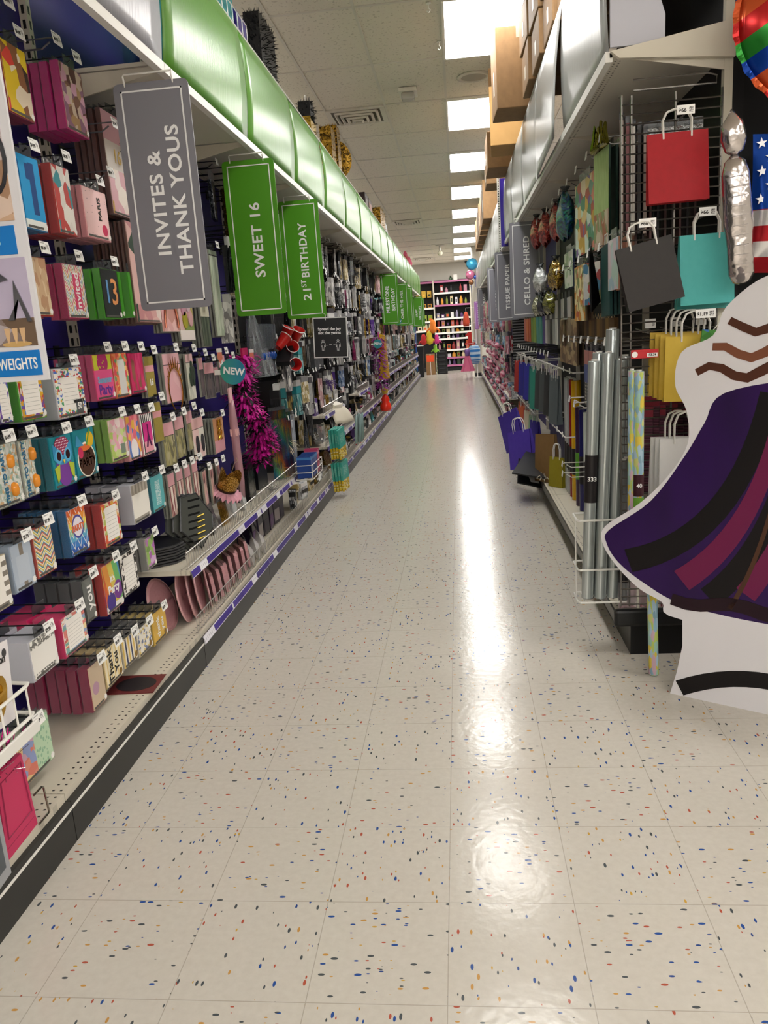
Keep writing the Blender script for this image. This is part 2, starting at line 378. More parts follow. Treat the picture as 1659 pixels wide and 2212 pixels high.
def rail_mat(seed):
    pal=['#3F2C8C','#3F2C8C','#E9E8EE','#3B2983','#E6E4EA','#4A3696','#F0EFF2','#3F2C8C']
    def fn(t):
        c=t.ramp(t.vor(t.comb(t.m('MULTIPLY_ADD',t.u,13.0,seed*7.7),.5),1.0,.55)[1],pal)
        k=t.m('MULTIPLY',t.m('LESS_THAN',t.m('FRACT',t.m('MULTIPLY',t.u,57.0)),.35),t.band(t.v,.3,.65))
        c=t.mix(t.m('MULTIPLY',k,.35),c,'#3A3550'); return t.mix(t.m('GREATER_THAN',t.m('ABSOLUTE',t.m('SUBTRACT',t.v,.5)),.42),c,'#DCD9E2')
    return P('price_rail_%d'%seed,fn,rough=.35)
RAILS=[rail_mat(i) for i in range(3)]
def fence(L,h,step,mat,parent,loc,dirx=0):
    f=MB(); f.tube([(0,0,h),(0,L,h)],.0028,4); f.tube([(0,0,.01),(0,L,.01)],.0022,4)
    n=max(2,int(L/step))
    for i in range(n+1): y=L*i/n; f.tube([(0,y,0),(0,y,h)],.0016,4)
    return f.build('wire_fence',mat,parent,loc)
WIRE=M('#B8B4AE',.3,.8); DWIRE=M('#3A3A3C',.35,.6); WWIRE=M('#E6E4DE',.35)
def rail(L,seed,parent,loc,flip=1):
    mb=MB(); t=.0025
    vs=[(0,0,0),(0,L,0),(-.008*flip,L,.034),(-.008*flip,0,.034)]
    mb.add(vs+[(x-.003*flip,y,z) for x,y,z in vs],[(0,1,2,3) if flip>0 else (3,2,1,0),(7,6,5,4) if flip>0 else (4,5,6,7),(0,4,5,1),(3,2,6,7)],[[(0,0),(1,0),(1,1),(0,1)] if flip>0 else [(0,1),(1,1),(1,0),(0,0)]]+[[(0,0)]*4]*3)
    return mb.build('price_rail',RAILS[seed%3],parent,loc)
def fascia_curve(L,h,bow):
    return lambda u,v:(bow*4*u*(1-u)*0.0+bow*math.sin(PI*v)+.006*math.sin(PI*u), L*u, h*v)
def left_bay(i):
    y=BY0+BAY*i
    green=i>=0
    if i>=0: lab='%s shelf bay with green header panel, %s from the near end'%('pegboard' if i==0 else 'stocked',ORD[i])
    else: lab='grey-headed shelf bay hung with invitation packs' if i==-1 else ('grey-headed shelf bay at the left edge' if i==-2 else 'grey-headed shelf bay behind the viewer')
    o=thing('shelving_bay',lab,'shelving bay',(-1.5,y,0),(0,0,0),'shelving bays along the left of the aisle')
    L=BAY-.004
    MB().box(-.04,0,0,L,.02,2.95).build('back_panel',NAVY if -1<=i<=1 else BLACKB,o)
    if i==-1: MB().box(0,.003,0,.14,.16,2.4).build('black_strip_panel',BLACKB,o)
    MB().box(.0,.41,0,L,0,.13).build('kick_plate',DARKK,o,label='black kick plate with pale top edge')
    MB().box(.399,.412,0,L,.104,.112).build('kick_edge',WHITEL,o)
    if i>=0 : pass
    MB().box(.0,.395,0,L,.13,.154).build('base_deck',DECK,o)
    u=MB(); u.box(.0,.03,.0,.032,.15,2.95)
    u.build('upright',P('slotted_upright',lambda t:t.mix(t.m('MULTIPLY',t.band(t.u,.3,.7),t.m('LESS_THAN',t.m('FRACT',t.m('MULTIPLY',t.v,55.0)),.6)),'#B9B3A6','#15130F'),rough=.4),o)
    if i>=0: MB().box(0,.52,0,L,2.425,2.44).build('canopy_shelf',P('punched_canopy',lambda t:t.mix(t.m('MULTIPLY',t.m('LESS_THAN',t.m('FRACT',t.m('MULTIPLY',t.v,44.0)),.3),t.m('ADD',t.band(t.u,.06,.075),t.band(t.u,.1,.115))),'#CFCABC','#3B3832'),rough=.5),o)
    b=MB(); b.add([(0,.001,2.42),(.5,.001,2.42),(.5,.001,2.40),(0,.001,2.30),(0,.009,2.42),(.5,.009,2.42),(.5,.009,2.40),(0,.009,2.30)],[(0,3,2,1),(4,5,6,7),(2,3,7,6)]); b.build('bracket',CREAM,o)
    MB().box(.505,.535,0,L,2.395,2.43).build('canopy_rail',WHITEL,o)
    tilt=rnd.uniform(-.006,.01)
    fs=MB().sheet(lambda u_,v_:(.53+.02*math.sin(PI*v_)+tilt*v_+.003*math.sin(PI*u_),.007+(L-.014)*u_,2.42+.53*v_),10,8)
    f=fs.build('header_panel',GREENF if green else GREYF,o,smooth=True); sd=f.modifiers.new('s','SOLIDIFY'); sd.thickness=.004
    MB().tube([(.53,0,2.955),(.53,L,2.955)],.006,5).build('header_top_edge',WHITEL,o)
    if i>=0:
        rail(L,i,o,(.418,0,.104)); 
        fence(L-.02,.075,.03,WIRE,o,(.385,.01,.154))
    if i in (0,1) or i>=3:
        zs=[.445] if i<2 or (i%2==0 and i<8) else [.445,.72]
        for z in zs:
            MB().box(.0,.385,0,L,z-.022,z).build('shelf',DECK,o); rail(L,i+int(z*10),o,(.40,0,z-.036)); fence(L-.02,.075,.03,WIRE,o,(.375,.01,z))
    return o
for i in range(-4,17): left_bay(i)
def right_bay(i):
    y=1.80+BAY*i; L=BAY-.004
    o=thing('shelving_bay','grey-headed shelf bay on the right of the aisle, %s from the near end'%ORD[i],'shelving bay',(1.10,y,0),(0,0,0),'shelving bays along the right of the aisle')
    MB().box(0,.04,0,L,.02,2.95).build('back_panel',BLACKB if i<4 else NAVY,o)
    MB().box(-.35,0,0,L,0,.13).build('kick_plate',M('#35342F',.4),o)
    MB().add([(-.40,0,.135),(-.40,L,.135),(0,L,.135),(0,0,.135),(-.40,0,.175),(-.40,L,.175),(0,L,.175),(0,0,.175)],[(0,3,2,1)[::-1],(4,7,6,5)[::-1],(0,1,5,4)[::-1],(0,4,7,3)[::-1],(1,2,6,5)[::-1]],[[(0,0)]*4,[(1,0),(0,0),(0,1),(1,1)],[(0,0)]*4,[(0,0)]*4,[(0,0)]*4]).build('base_deck',DECK,o)
    MB().box(-.408,-.40,0,L,.128,.176).build('deck_edge',M('#45423B',.35,.3),o)
    MB().box(-.03,0,.0,.032,.17,2.94).build('upright',CREAM,o)
    MB().box(-.43,0,0,L,2.30,2.315).build('canopy_shelf',MC['print_punched_canopy'] if 'print_punched_canopy' in MC else MC['punched_canopy'],o)
    b=MB(); b.add([(0,.001,2.38),(-.41,.001,2.32),(-.41,.001,2.30),(0,.001,2.22),(0,.009,2.38),(-.41,.009,2.32),(-.41,.009,2.30),(0,.009,2.22)],[(0,1,2,3),(7,6,5,4),(6,7,3,2)[::-1],(0,4,5,1)]); b.build('bracket',CREAM,o)
    MB().box(-.445,-.42,0,L,2.285,2.32).build('canopy_rail',WHITEL,o)
    out=.05 if i==1 else .0
    fs=MB().sheet(lambda u_,v_:(-.43-.012*math.sin(PI*v_)-out*(1-v_)*(1-u_*.6)-.003*math.sin(PI*u_),.007+(L-.014)*u_,2.31+(.62)*v_),10,8)
    f=fs.build('header_panel',STEELF,o,smooth=True); sd=f.modifiers.new('s','SOLIDIFY'); sd.thickness=.004
    MB().tube([(-.43,0,2.935),(-.43,L,2.935)],.006,5).build('header_top_edge',WHITEL,o)
    rail(L,i,o,(-.412,0,.14),-1) if i>5 else None
    if i>5:
        for z in (.45,):
            MB().box(-.38,0,0,L,z-.02,z).build('shelf',DECK,o); rail(L,i,o,(-.385,0,z-.03),-1)
    return o
rb=[right_bay(i) for i in range(16)]
# end of the right run
o=rb[0]
MB().prism([(-.43,2.33),(-.24,2.33),(-.24,2.42),(-.27,2.51),(-.27,2.95),(-.43,2.95)],0,.012,Matrix.Rotation(PI/2,4,'X')).build('header_end_panel',M('#B9B9C2',.45),o,(0,0,0),label='pale lilac-grey end panel')
MB().prism([(-.43,2.315),(0,2.38),(0,2.26),(-.40,2.29)],0,.02,Matrix.Rotation(PI/2,4,'X')).build('end_bracket',CREAM,o,(0,-.002,0))
bevel(MB().box(-.42,.05,-.035,.0,.13,.205).build('end_deck_edge',M('#1B1B1B',.35),o),.012); MB().box(-.35,.05,-.012,.0,0,.13).build('end_kick_plate',M('#0D0D0D',.4),o)

# ------------------------------------------------------------------ hanging aisle signs
def sign(x,y,z0,z1,wd,col,lines,label,size,border='#EDEDED',yaw=0,tops=None,pos=None,ink='#F2F2F2',cat='aisle sign',bracket=True,group='aisle signs'):
    o=thing('aisle_sign',label,cat,(x,y,z0),(0,0,yaw),group)
    h=z1-z0; r=.02; poly=[]
    for cx,cz,a0 in ((wd/2-r,r,-90),(wd/2-r,h-r,0),(-wd/2+r,h-r,90),(-wd/2+r,r,180)):
        for k in range(5): a=math.radians(a0+90*k/4); poly.append((cx+r*math.cos(a),cz+r*math.sin(a)))
    MB().prism(poly,-.003,.003,Matrix.Rotation(PI/2,4,'X')).build('panel',M(col,.4),o)
    b=MB(); i=.026; q=.0028; yy=-.0042
    b.box(-wd/2+i,wd/2-i,yy,-.002,i,i+q*2).box(-wd/2+i,wd/2-i,yy,-.002,h-i-q*2,h-i).box(-wd/2+i,-wd/2+i+q*2,yy,-.002,i,h-i).box(wd/2-i-q*2,wd/2-i,yy,-.002,i,h-i)
    b.build('border_line',M(border,.5),o)
    for j,ln in enumerate(lines):
        s_,(fx,fz)=ln[0],ln[1]
        sz=size if not isinstance(size,(list,tuple)) else size[j]
        link('lettering',text_mesh(s_,sz*.86,.0012*sz/.07,True,'CENTER',M(ink,.5),space=1.06,fit=(ln[2] if len(ln)>2 else .5)*h),o,(-wd/2+fx*wd,-.0035,fz*h),YF)
    if bracket:
        c=MB(); c.tube([(-wd*.34,0,h-.012),(-wd*.34,-.012,h+.02),(-wd*.34,0,h+.03),(wd*.3,0,h+.03),(wd*.3,-.012,h+.018),(wd*.3,0,h-.012)],.0035,5)
        c.build('wire_hanger',WWIRE,o)
    return o
SL='#7F7E86'; SG='#4E941E'
sign(-1.0,1.69,1.535,2.345,.285,SL,[('INVITES &',(.44,.475),.46),('THANK YOUS',(.72,.485),.655)],'large grey INVITES & THANK YOUS sign hanging at left',.082)
sign(-1.0,3.06,1.535,2.345,.285,SG,[('SWEET 16',(.56,.49),.48)],'green SWEET 16 sign beside the grey invites sign',.09)
o=sign(-1.0,4.42,1.535,2.345,.285,SG,[('21',(.56,.215),.10),('BIRTHDAY',(.56,.58),.46)],'green 21ST BIRTHDAY sign above the framed black notice',.09)
link('lettering',text_mesh('ST',.05,.0008,True,'LEFT',M('#F2F2F2',.5)),o,(-.1425+.49*.285,-.0035,.81*.268),YF)
sign(-1.0,11.9,1.535,2.345,.285,SG,[('MILESTONE',(.37,.49),.53),('BIRTHDAY',(.70,.49),.45)],'green MILESTONE BIRTHDAY sign further down the left',.095)
sign(-1.0,14.6,1.535,2.345,.285,SG,[('OVER THE HILL',(.55,.49),.67)],'green OVER THE HILL sign beyond the milestone sign',.085)
sign(-1.0,16.2,1.535,2.345,.285,SG,[],'green sign mostly hidden behind OVER THE HILL',.085)
sign(-1.0,21.2,1.535,2.345,.285,SG,[('HAPPY',(.4,.45),.26),('BIRTHDAY',(.72,.45),.46)],'small distant green HAPPY BIRTHDAY sign at left',.095)
sign(-1.0,22.45,1.535,2.345,.285,SG,[],'farthest green sign behind HAPPY BIRTHDAY',.085)
sign(.715,5.96,1.45,2.265,.285,SL,[('CELLO & SHRED',(.52,.49),.72)],'grey CELLO & SHRED sign nearest on the right',.082)
sign(.715,8.69,1.45,2.265,.285,SL,[('TISSUE PAPER',(.52,.49),.66)],'grey TISSUE PAPER sign behind CELLO & SHRED',.082)
sign(.715,11.19,1.45,2.265,.285,SL,[('RIBBON',(.5,.40),.36)],'grey RIBBON sign partly hidden behind TISSUE PAPER',.082)
sign(.715,17.3,1.45,2.265,.285,SL,[('WRAP & BAGS',(.54,.49),.72)],'small distant grey WRAP & BAGS sign at right',.09)
sign(.715,21.15,1.35,2.1,.285,'#A46BB0',[('1ST & TODDLER',(.42,.5),.8),('BIRTHDAYS',(.75,.5),.62)],'distant purple 1ST & TODDLER BIRTHDAYS sign at the right',.078)
# framed notice below the 21st sign
o=thing('framed_notice','black framed notice reading Spread the joy not the germs','notice',(-.842,4.385,1.243),(0,math.radians(2),0))
W_,H_=.25,.288
MB().box(-W_/2+.004,W_/2-.004,-.004,.0,.004,H_-.004).build('sheet',M('#232426',.45),o)
f=MB(); f.box(-W_/2,W_/2,-.007,.003,0,.007).box(-W_/2,W_/2,-.007,.003,H_-.007,H_).box(-W_/2,-W_/2+.007,-.007,.003,.007,H_-.007).box(W_/2-.007,W_/2,-.007,.003,.007,H_-.007); f.build('frame',M('#D9D9D7',.35),o)
wt=M('#F1F1F1',.5)
link('lettering',text_mesh('Spread the joy',.029,.0006,False,'CENTER',wt),o,(-.005,-.0045,.205),YF); link('lettering',text_mesh('not the germs',.029,.0006,False,'CENTER',wt),o,(-.005,-.0045,.178),YF); link('lettering',text_mesh('6 feet',.009,0,False,'CENTER',wt),o,(0,-.0045,.095),YF)
pg=MB()
for sx in (-.055,.055):
    Mx=Matrix.Translation((sx,-.0055,0))@Matrix.Rotation(PI/2,4,'X')
    pg.tube([Mx@Vector((.0075*math.cos(2*PI*k/10),.122+.0075*math.sin(2*PI*k/10),0)) for k in range(10)],.0013,4,True)
    body=[(-.009,.111),(-.015,.104),(-.016,.078),(-.0105,.078),(-.009,.094),(-.0085,.05),(-.0015,.05),(0,.076),(.0015,.05),(.0085,.05),(.009,.094),(.0105,.078),(.016,.078),(.015,.104),(.009,.111)]
    pg.tube([Mx@Vector((a,b,0)) for a,b in body],.0013,4,True)
pg.tube([(-.035,-.0055,.09),(-.02,-.0055,.09)],.0009,4).tube([(.02,-.0055,.092),(.035,-.0055,.092)],.0009,4)
pg.build('pictogram',wt,o); MB().tube([(-.03,-.004,H_-.02),(-.03,-.004,H_+.02),(-.05,.03,H_+.03)],.002,4).build('hanging_wire',WWIRE,o)
# round NEW flags
def new_flag(x,y,z,r,label):
    o=thing('new_flag',label,'NEW flag',(x,y,z),(0,0,0),'round NEW flags')
    MB().lathe([(r,-.0015),(r,.0015)],32,Matrix.Rotation(PI/2,4,'X')).build('disc',P('new_flag_disc',lambda t:t.mix(t.m('ADD',t.m('MULTIPLY',t.u,5.0),.5),'#3E9C7A','#1C6FA6'),rough=.4,coord='Object'),o)
    link('lettering',text_mesh('NEW',r*.72,.0016,False,'CENTER',wt),o,(r*.08,-.003,0),(PI/2,math.radians(9),0))
    MB().box(-r-.03,-r+.004,-.001,.001,-.012,.012).build('clip',WHITEL,o)
    return o
new_flag(-1.07,2.6,1.25,.066,'large round teal NEW flag in front of the magenta boa')
new_flag(-1.02,9.6,1.26,.062,'round teal NEW flag beside the yellow pennant')
new_flag(-.98,13.2,1.6,.06,'round blue NEW flag against the OVER THE HILL sign')
# ------------------------------------------------------------------ pegs and packs on the left wall
SLEEVE=clear('#C9CDD0',.07,.1); HANGTAB=clear('#4A4C50',.6,.2); WHITE=M('#EFEDE9',.45); INK=M('#2B2926',.5)
TAGM=P('price_tag',lambda t:t.mix(t.m('ADD',t.m('MULTIPLY',t.inrect(.6,.88,.3,.8),t.m('GREATER_THAN',t.vor(t.sc(34,26))[1],.6)),t.m('MULTIPLY',t.inrect(.08,.5,.82,.9),.6)),'#F4F3F0','#3A3836'),rough=.4)
TM={}
def tag_mesh(w=.056,h=.037):
    k=(w,h)
    if k not in TM: TM[k]=MB().box(-.0012,.0012,-w/2,w/2,-h,0).mesh('price_tag',TAGM)
    return TM[k]
PM={}
def peg_mesh(L,mat):
    k=(round(L,2),mat.name)
    if k not in PM:
        mb=MB(); mb.tube([(.004,0,-.03),(L-.05,0,-.03),(L-.02,0,-.012)],.0032,5); mb.tube([(.004,0,0),(L-.006,0,0),(L,0,-.004)],.0026,5); mb.box(.001,.006,-.02,.02,-.045,.012)
        PM[k]=mb.mesh('wire',mat)
    return PM[k]
BLKW=M('#1A1A1C',.35,.3)
def peg(xb,y,z,L,label,price=None,side=1,mat=None,tw=.056,th=.037,tilt=.25,group=None):
    """a peg with its price tag; side=1 points to +x, -1 to -x"""
    o=thing('peg_hook',label,'peg hook',(xb,y,z),(0,0,0 if side>0 else PI),group)
    link('wire',peg_mesh(L,mat or BLKW),o)
    tg=link('price_tag',tag_mesh(tw,th),o,(L+.003,0,.012),(0,-tilt*.6,0),label='white price tag')
    if price: link('price_figures',text_mesh(price,.0155*tw/.056,.0004,False,'CENTER',INK,.0003,sx=.85),tg,(.0016,-.012*tw/.056,-.0225*th/.037),XF)
    return o
BM={}
def bx(x0,x1,y0,y1,z0,z1,mat,name):
    k=(name,mat.name)+tuple(round(v,4) for v in (x0,x1,y0,y1,z0,z1))
    if k not in BM: BM[k]=MB().box(x0,x1,y0,y1,z0,z1).mesh(name,mat)
    return BM[k]
def star_mesh(r,mat):
    k=('star',r,mat.name)
    if k not in BM:
        BM[k]=MB().prism([((r if i%2==0 else r*.72)*math.cos(PI*i/9),(r if i%2==0 else r*.72)*math.sin(PI*i/9)) for i in range(18)],0,.0008,Matrix(((0,0,1,0),(1,0,0,0),(0,1,0,0),(0,0,0,1)))).mesh('sticker',mat)
    return BM[k]
def pack(x,yc,z0,w,h,t,spine,front,label,yaw=0,sticker=True,tab=True,sleeve=True,texts=(),name='invitation_pack',cat='invitation pack',group=None,inset=.006,strip=True,roll=0):
    o=thing(name,label,cat,(x,yc,z0),(roll,0,yaw),group)
    link('envelope_block',bx(-t,-.003,-w/2,w/2,0,h,spine,'envelope_block'),o)
    link('card_front',bx(-.003,0,-w/2+inset,w/2-inset,.004,h-.002,front,'card_front'),o)
    if strip: link('base_strip',bx(-.0005,.0012,-w/2+.012,w/2-.03,.006,.013,M('#55534F',.4),'base_strip'),o)
    if sticker: link('star_sticker',star_mesh(.0105,WHITE),o,(.0006,w/2-.014,.016))
    if sleeve: link('sleeve',bx(-t-.001,-.0034,-w/2-.003,w/2+.003,-.002,h+.004,SLEEVE,'sleeve'),o)
    if tab: link('hang_tab',bx(-.004,-.002,-w*.24,w*.24,h,h+.034,HANGTAB,'hang_tab'),o)
    for s_,size,ty,tz,mat,turn in texts:
        link('lettering',text_mesh(s_,size,.0008,turn,'CENTER',mat),o,(.0012,ty*w-w/2,tz*h),XF)
    return o
def stack(x,ys,zs,t,n,spine,front,label,behind,gap=.005,texts=(),price='$4.99',pegl=None,tagw=.056,back=None,group=None,xb=-1.5,**k):
    """n packs on one peg: the front one with its printed face, the rest behind it"""
    w=ys[1]-ys[0]; h=zs[1]-zs[0]; yc=(ys[0]+ys[1])/2
    o=pack(x,yc,zs[0],w,h,t,spine,front,label,texts=texts,group=group,**k)
    for i in range(1,n):
        xx=x-i*(t+gap)
        if xx-t<xb+.02: break
        b=thing(o.name.split('.')[0],'%s pack behind the %s'%(ORD[i],behind),o['category'],(xx,yc+rnd.uniform(-.006,.002),zs[0]+rnd.uniform(-.004,.001)),(0,0,rnd.uniform(-.02,.02)),'packs queued on the left pegs')
        link('envelope_block',bx(-t,-.003,-w/2,w/2,0,h,spine,'envelope_block'),b); link('sleeve',bx(-t-.001,-.0034,-w/2-.003,w/2+.003,-.002,h+.004,SLEEVE,'sleeve'),b); link('hang_tab',bx(-.004,-.002,-w*.24,w*.24,h,h+.034,HANGTAB,'hang_tab'),b)
    if price is not None: peg(xb,yc-.012,zs[1]+.032,(x+.03)-xb,pegl or 'black peg with price tag above the %s'%behind,price)
    return o
# printed faces
LIN='#F4EFE8'
f_photo1=p_cells('face_yellow_red',['#E2C22C','#8A5A3A','#E2C22C','#3A2A28','#D8453A','#E8D8C0'],3,4)
f_pink=p_cells('face_plum',['#7C5A4A','#C9B7A4','#8F6A80','#5B3A34','#CFA0B4','#A98A62'],5,7)
f_16=P('face_sixteen_banner',lambda t:t.mix(t.m('GREATER_THAN',t.v,.72),t.mix(t.m('GREATER_THAN',t.v,.45),t.cells(['#E9D9D2','#D9A9B0','#C9A24E','#EFE3D8'],4,6),'#D8CFC6'),'#C99AA2'))
f_blue1=P('face_blue_one',lambda t:t.mix(t.m('LESS_THAN',t.v,.12),t.mix(t.m('ADD',t.inrect(.45,.72,.2,.92),t.inrect(.28,.5,.68,.9)),'#2F9BD6','#2A4D86'),'#E8EDE9'))
f_wteal=p_cells('face_white_teal',['#E4DED6','#C04A46','#3A8C96','#EDE8E0'],3,4)
f_paris=P('face_pale_pink',lambda t:t.mix(t.m('LESS_THAN',t.vor(t.sc(9,12))[0],.12),t.mix(t.disc(.78,.2,.12),'#EBC3C2','#C22A55'),'#3A2C30'))
f_tan=p_cells('face_tan',['#C8A886','#D8C0A0','#B89070'],4,5)
f_inv=p_chev('face_rainbow_zigzag',['#E9E4DC','#D25C6C','#E9E4DC','#9CB38C','#E9E4DC','#8CA6BE','#E9E4DC','#D2A05C'],3.2,3)
f_13=P('face_chalkboard',lambda t:t.mix(t.m('GREATER_THAN',t.noise(t.vec,40.0),.66),'#26282A','#46494A'),rough=.5)
f_lst_p=p_list('face_list_purple',['#F1ECE4','#6A3FA0','#F1ECE4','#3E72B4','#F1ECE4'],7,9)
f_lst_star=p_list('face_list_stars',['#C24034','#3F79C2','#D9A62C','#8AAE3A','#E8E2D8','#7B4FA0','#D9792C'],9,12)
f_lst_conf=p_list('face_list_streamers',['#EFEBE5','#4E6FC2','#EFEBE5','#C2414A','#EFEBE5','#4FA06A','#EFEBE5','#E0A84A'],16,22,in_=(.2,.8,.16,.82),n=12)
f_summer=P('face_summer_party',lambda t:t.mix(t.m('GREATER_THAN',t.v,.66),'#E85C92',t.mix(t.m('MULTIPLY',t.disc(.5,.83,.3,1.2),t.m('GREATER_THAN',t.vor(t.sc(9,11))[0],.28)),'#CBCB3C','#B5316E')))
f_orange=P('face_orange_banner',lambda t:t.mix(t.inrect(.3,.78,.06,.86),t.cells(['#D65A3E','#E08A5A','#6E9A6A','#D64A5A','#E8C27A'],7,10),'#D2CFCC'))
f_mag=p_cells('face_magenta_brush',['#B92556','#C72C63','#D14474','#8E5A4A'],9,2)
f_owl=P('face_teal',lambda t:t.mix(t.noise(t.vec,6.0),'#1F7F8E','#2A93A2'))
f_flor=P('face_green_floral',lambda t:t.mix(t.inrect(.56,.86,.12,.36),t.cells(['#EBC9CC','#E7A8B8','#B6CC6C','#F0DCD8','#D9C4B8','#CADA8E'],5,7),'#7C8A7C'))
f_youre=P('face_coral_doodle',lambda t:t.mix(t.disc(.46,.22,.3,1.2),t.cells(['#E06A7C','#EB8F94','#5C7EC2','#E06A7C','#E9B24E','#EFA0A8'],5,6),'#EDE6E6'))
f_eif=P('face_black_white_stripes',lambda t:t.mix(t.m('MULTIPLY',t.m('LESS_THAN',t.m('ABSOLUTE',t.m('SUBTRACT',t.u,.5)),.36),t.band(t.v,.05,.8)),t.ramp(t.m('FRACT',t.m('MULTIPLY',t.u,7.0)),['#F2EEEA','#1A1A1C']),t.mix(t.m('GREATER_THAN',t.v,.32),'#E7A0AE','#D5398C')))
f_gstr=P('face_grey_white_stripes',lambda t:t.mix(t.inrect(.1,.72,.1,.9),t.ramp(t.m('FRACT',t.m('MULTIPLY',t.v,5.0)),['#857E74','#F1EDE6']),'#EFEAE2'))
f_bluetag=P('face_blue_grey_tag',lambda t:t.mix(t.inrect(.18,.82,.14,.74),t.mix(t.m('GREATER_THAN',t.m('ABSOLUTE',t.m('SUBTRACT',t.u,.5)),.1),'#857B70','#AFBAC9'),'#B9C2CE'))
f_zig=p_chev('face_teal_zigzag',['#E8DFD0','#2F7F8E','#E2A34A','#E8DFD0','#C8563E','#4A8CA2','#E8DFD0','#CFC24E'],4,2)
f_party=P('face_lozenge',lambda t:t.mix(t.disc(.5,.58,.33,1.25),t.mix(t.m('LESS_THAN',t.m('ABSOLUTE',t.m('SUBTRACT',t.m('PINGPONG',t.m('ADD',t.m('MULTIPLY',t.v,4.0),t.m('MULTIPLY',t.m('PINGPONG',t.m('MULTIPLY',t.u,6.0),1.0),1.0)),1.0),.5)),.08),t.ramp(t.v,['#2F57A8','#3E7CC2','#5FA6C8','#8CBF9A','#E5CF52','#E79A3C','#D9632E']),'#EDE8E0'),t.mix(t.disc(.5,.58,.27,1.25),'#4C4A9A','#E9E3EC')))
f_redlst=p_list('face_list_autumn',['#E2B04A','#E9D9B4','#D9603E','#EFE6D6','#B5C26A','#C4414A'],8,10)
f_gbar=P('face_grey_top_bars',lambda t:t.mix(t.m('GREATER_THAN',t.v,.74),t.mix(t.m('LESS_THAN',t.v,.12),'#EDE9E0','#A19A90'),t.ramp(t.m('FRACT',t.m('MULTIPLY',t.u,5.0)),['#8F877C','#B3AB9E'])))
f_teal2=P('face_teal_script',lambda t:t.mix(t.m('MULTIPLY',t.inrect(.3,.7,.15,.85),t.m('GREATER_THAN',t.noise(t.vec,30.0),.52)),'#5FAFB4','#E6EDEA'))
f_gyou=p_cells('face_slate',['#6E716E','#777A76'],2,3)
f_party2=P('face_balloons',lambda t:t.mix(t.disc(.3,.2,.26,1.3),t.mix(t.disc(.78,.36,.26,1.3),t.mix(t.m('LESS_THAN',t.v,.14),t.ramp(t.m('ADD',t.m('MULTIPLY',t.u,.7),t.m('MULTIPLY',t.v,.2)),['#D2663A','#E39A4A','#D8C25A','#6FB46A','#4A92C2']),'#ECE8E2'),'#7A3F92'),'#4C3A8A'))
f_bw=p_list('face_list_black_scroll',['#23211F','#F2EEE8','#3A3733','#F2EEE8'],13,17)
f_pg=p_cells('face_purple_green',['#B06AB4','#9CC06A','#C58AC4','#7FA05A','#D7B0D8'],3,5)
f_h1=P('face_white_grey_scroll',lambda t:t.mix(t.m('ADD',t.band(t.v,.0,.14),t.band(t.v,.78,1.0)),'#EFECE6',t.cells(['#8F8D88','#EFECE6','#6E6C68','#EFECE6'],16,16)))
f_h2=p_list('face_list_pastel_bars',['#E2877E','#EFD9A4','#7FB0A8','#E9E4DC','#C96A62','#8FA2C4'],4,14)
f_ty1=P('face_cream_yellow_stripes',lambda t:t.ramp(t.m('FRACT',t.m('MULTIPLY',t.u,5.0)),['#F3E7C8','#F3E7C8','#E9CB7E','#F3E7C8']))
f_ty2=P('face_gold_navy_bars',lambda t:t.ramp(t.m('FRACT',t.m('MULTIPLY',t.u,2.6)),['#E4C266','#F1E8D6','#2F3A5E','#F1E8D6']))
f_xo=p_cells('face_xo_letters',['#F2EDE2','#F2EDE2','#E0C87E','#F2EDE2','#7C86A4','#F2EDE2'],9,10)
f_ty3=P('face_mustard',lambda t:t.mix(t.noise(t.vec,8.0),'#D9AE4A','#E3BC5C'))
f_i1=P('face_beige_balloon',lambda t:t.mix(t.disc(.35,.45,.24,1.6),'#C9B49A','#B58FA4'))
f_i2=P('face_green_fan',lambda t:t.mix(t.m('GREATER_THAN',t.u,.5),t.cells(['#D98E7C','#8E9CC8','#E2C48E','#C8A0B4','#D97C6A'],5,6),t.mix(t.m('GREATER_THAN',t.vor(t.sc(14,10))[0],.38),'#8FB898','#B9D4B4')))
GRY=M('#8A8884',.45); MAGS=M('#B0256E',.45); REDS=M('#A8322F',.45); PINKS=M('#C9858C',.45); MARS=M('#7E2340',.45); TEALS=M('#166A78',.45); GRNS=M('#4A9A2E',.45); BLUS=M('#1E5A86',.45); TANS=M('#A07A58',.5); LILG=M('#B9B9C2',.45); HOTP=M('#C8265E',.45); BLKS=M('#1C1C1E',.4); WHTS=M('#DAD8D6',.45)
wt=M('#F3F1EE',.5); pk=M('#D63A78',.5); gd=M('#C9A23A',.4)
X=-1.25
stack(X,(1.12,1.275),(2.125,2.335),.035,2,MARS,f_photo1,'tall pack with yellow and red printed face at the top left','yellow and red pack',price='$6.99',pegl='peg with price tag above the yellow and red pack')
stack(X,(1.50,1.675),(2.165,2.385),.032,4,MAGS,f_pink,'magenta-edged invitation pack at the top of the left wall','magenta-edged pack',price='$6.99')
stack(X,(1.80,2.05),(1.92,2.31),.02,5,M('#5B3A34',.5),f_16,'tall pink banner pack lettered 16 beside the grey sign','pink 16 banner pack',price='$9.99',name='banner_pack',cat='banner pack',texts=[('16',.075,.42,.58,gd,False)],sticker=False)
stack(X,(1.115,1.25),(1.785,2.01),.03,2,M('#2E6FA0',.45),f_blue1,'blue invitation pack with a large dark 1','blue pack with the 1',price='$4.99')
stack(X,(1.33,1.46),(1.795,2.02),.034,4,REDS,f_wteal,'red-edged pack with white and teal face','red-edged white pack',price='$8.99')
stack(X,(1.54,1.745),(1.805,1.985),.022,5,PINKS,f_paris,'pale pink invitation pack lettered PARIS','PARIS pack',texts=[('PARIS',.034,.62,.62,INK,True)])
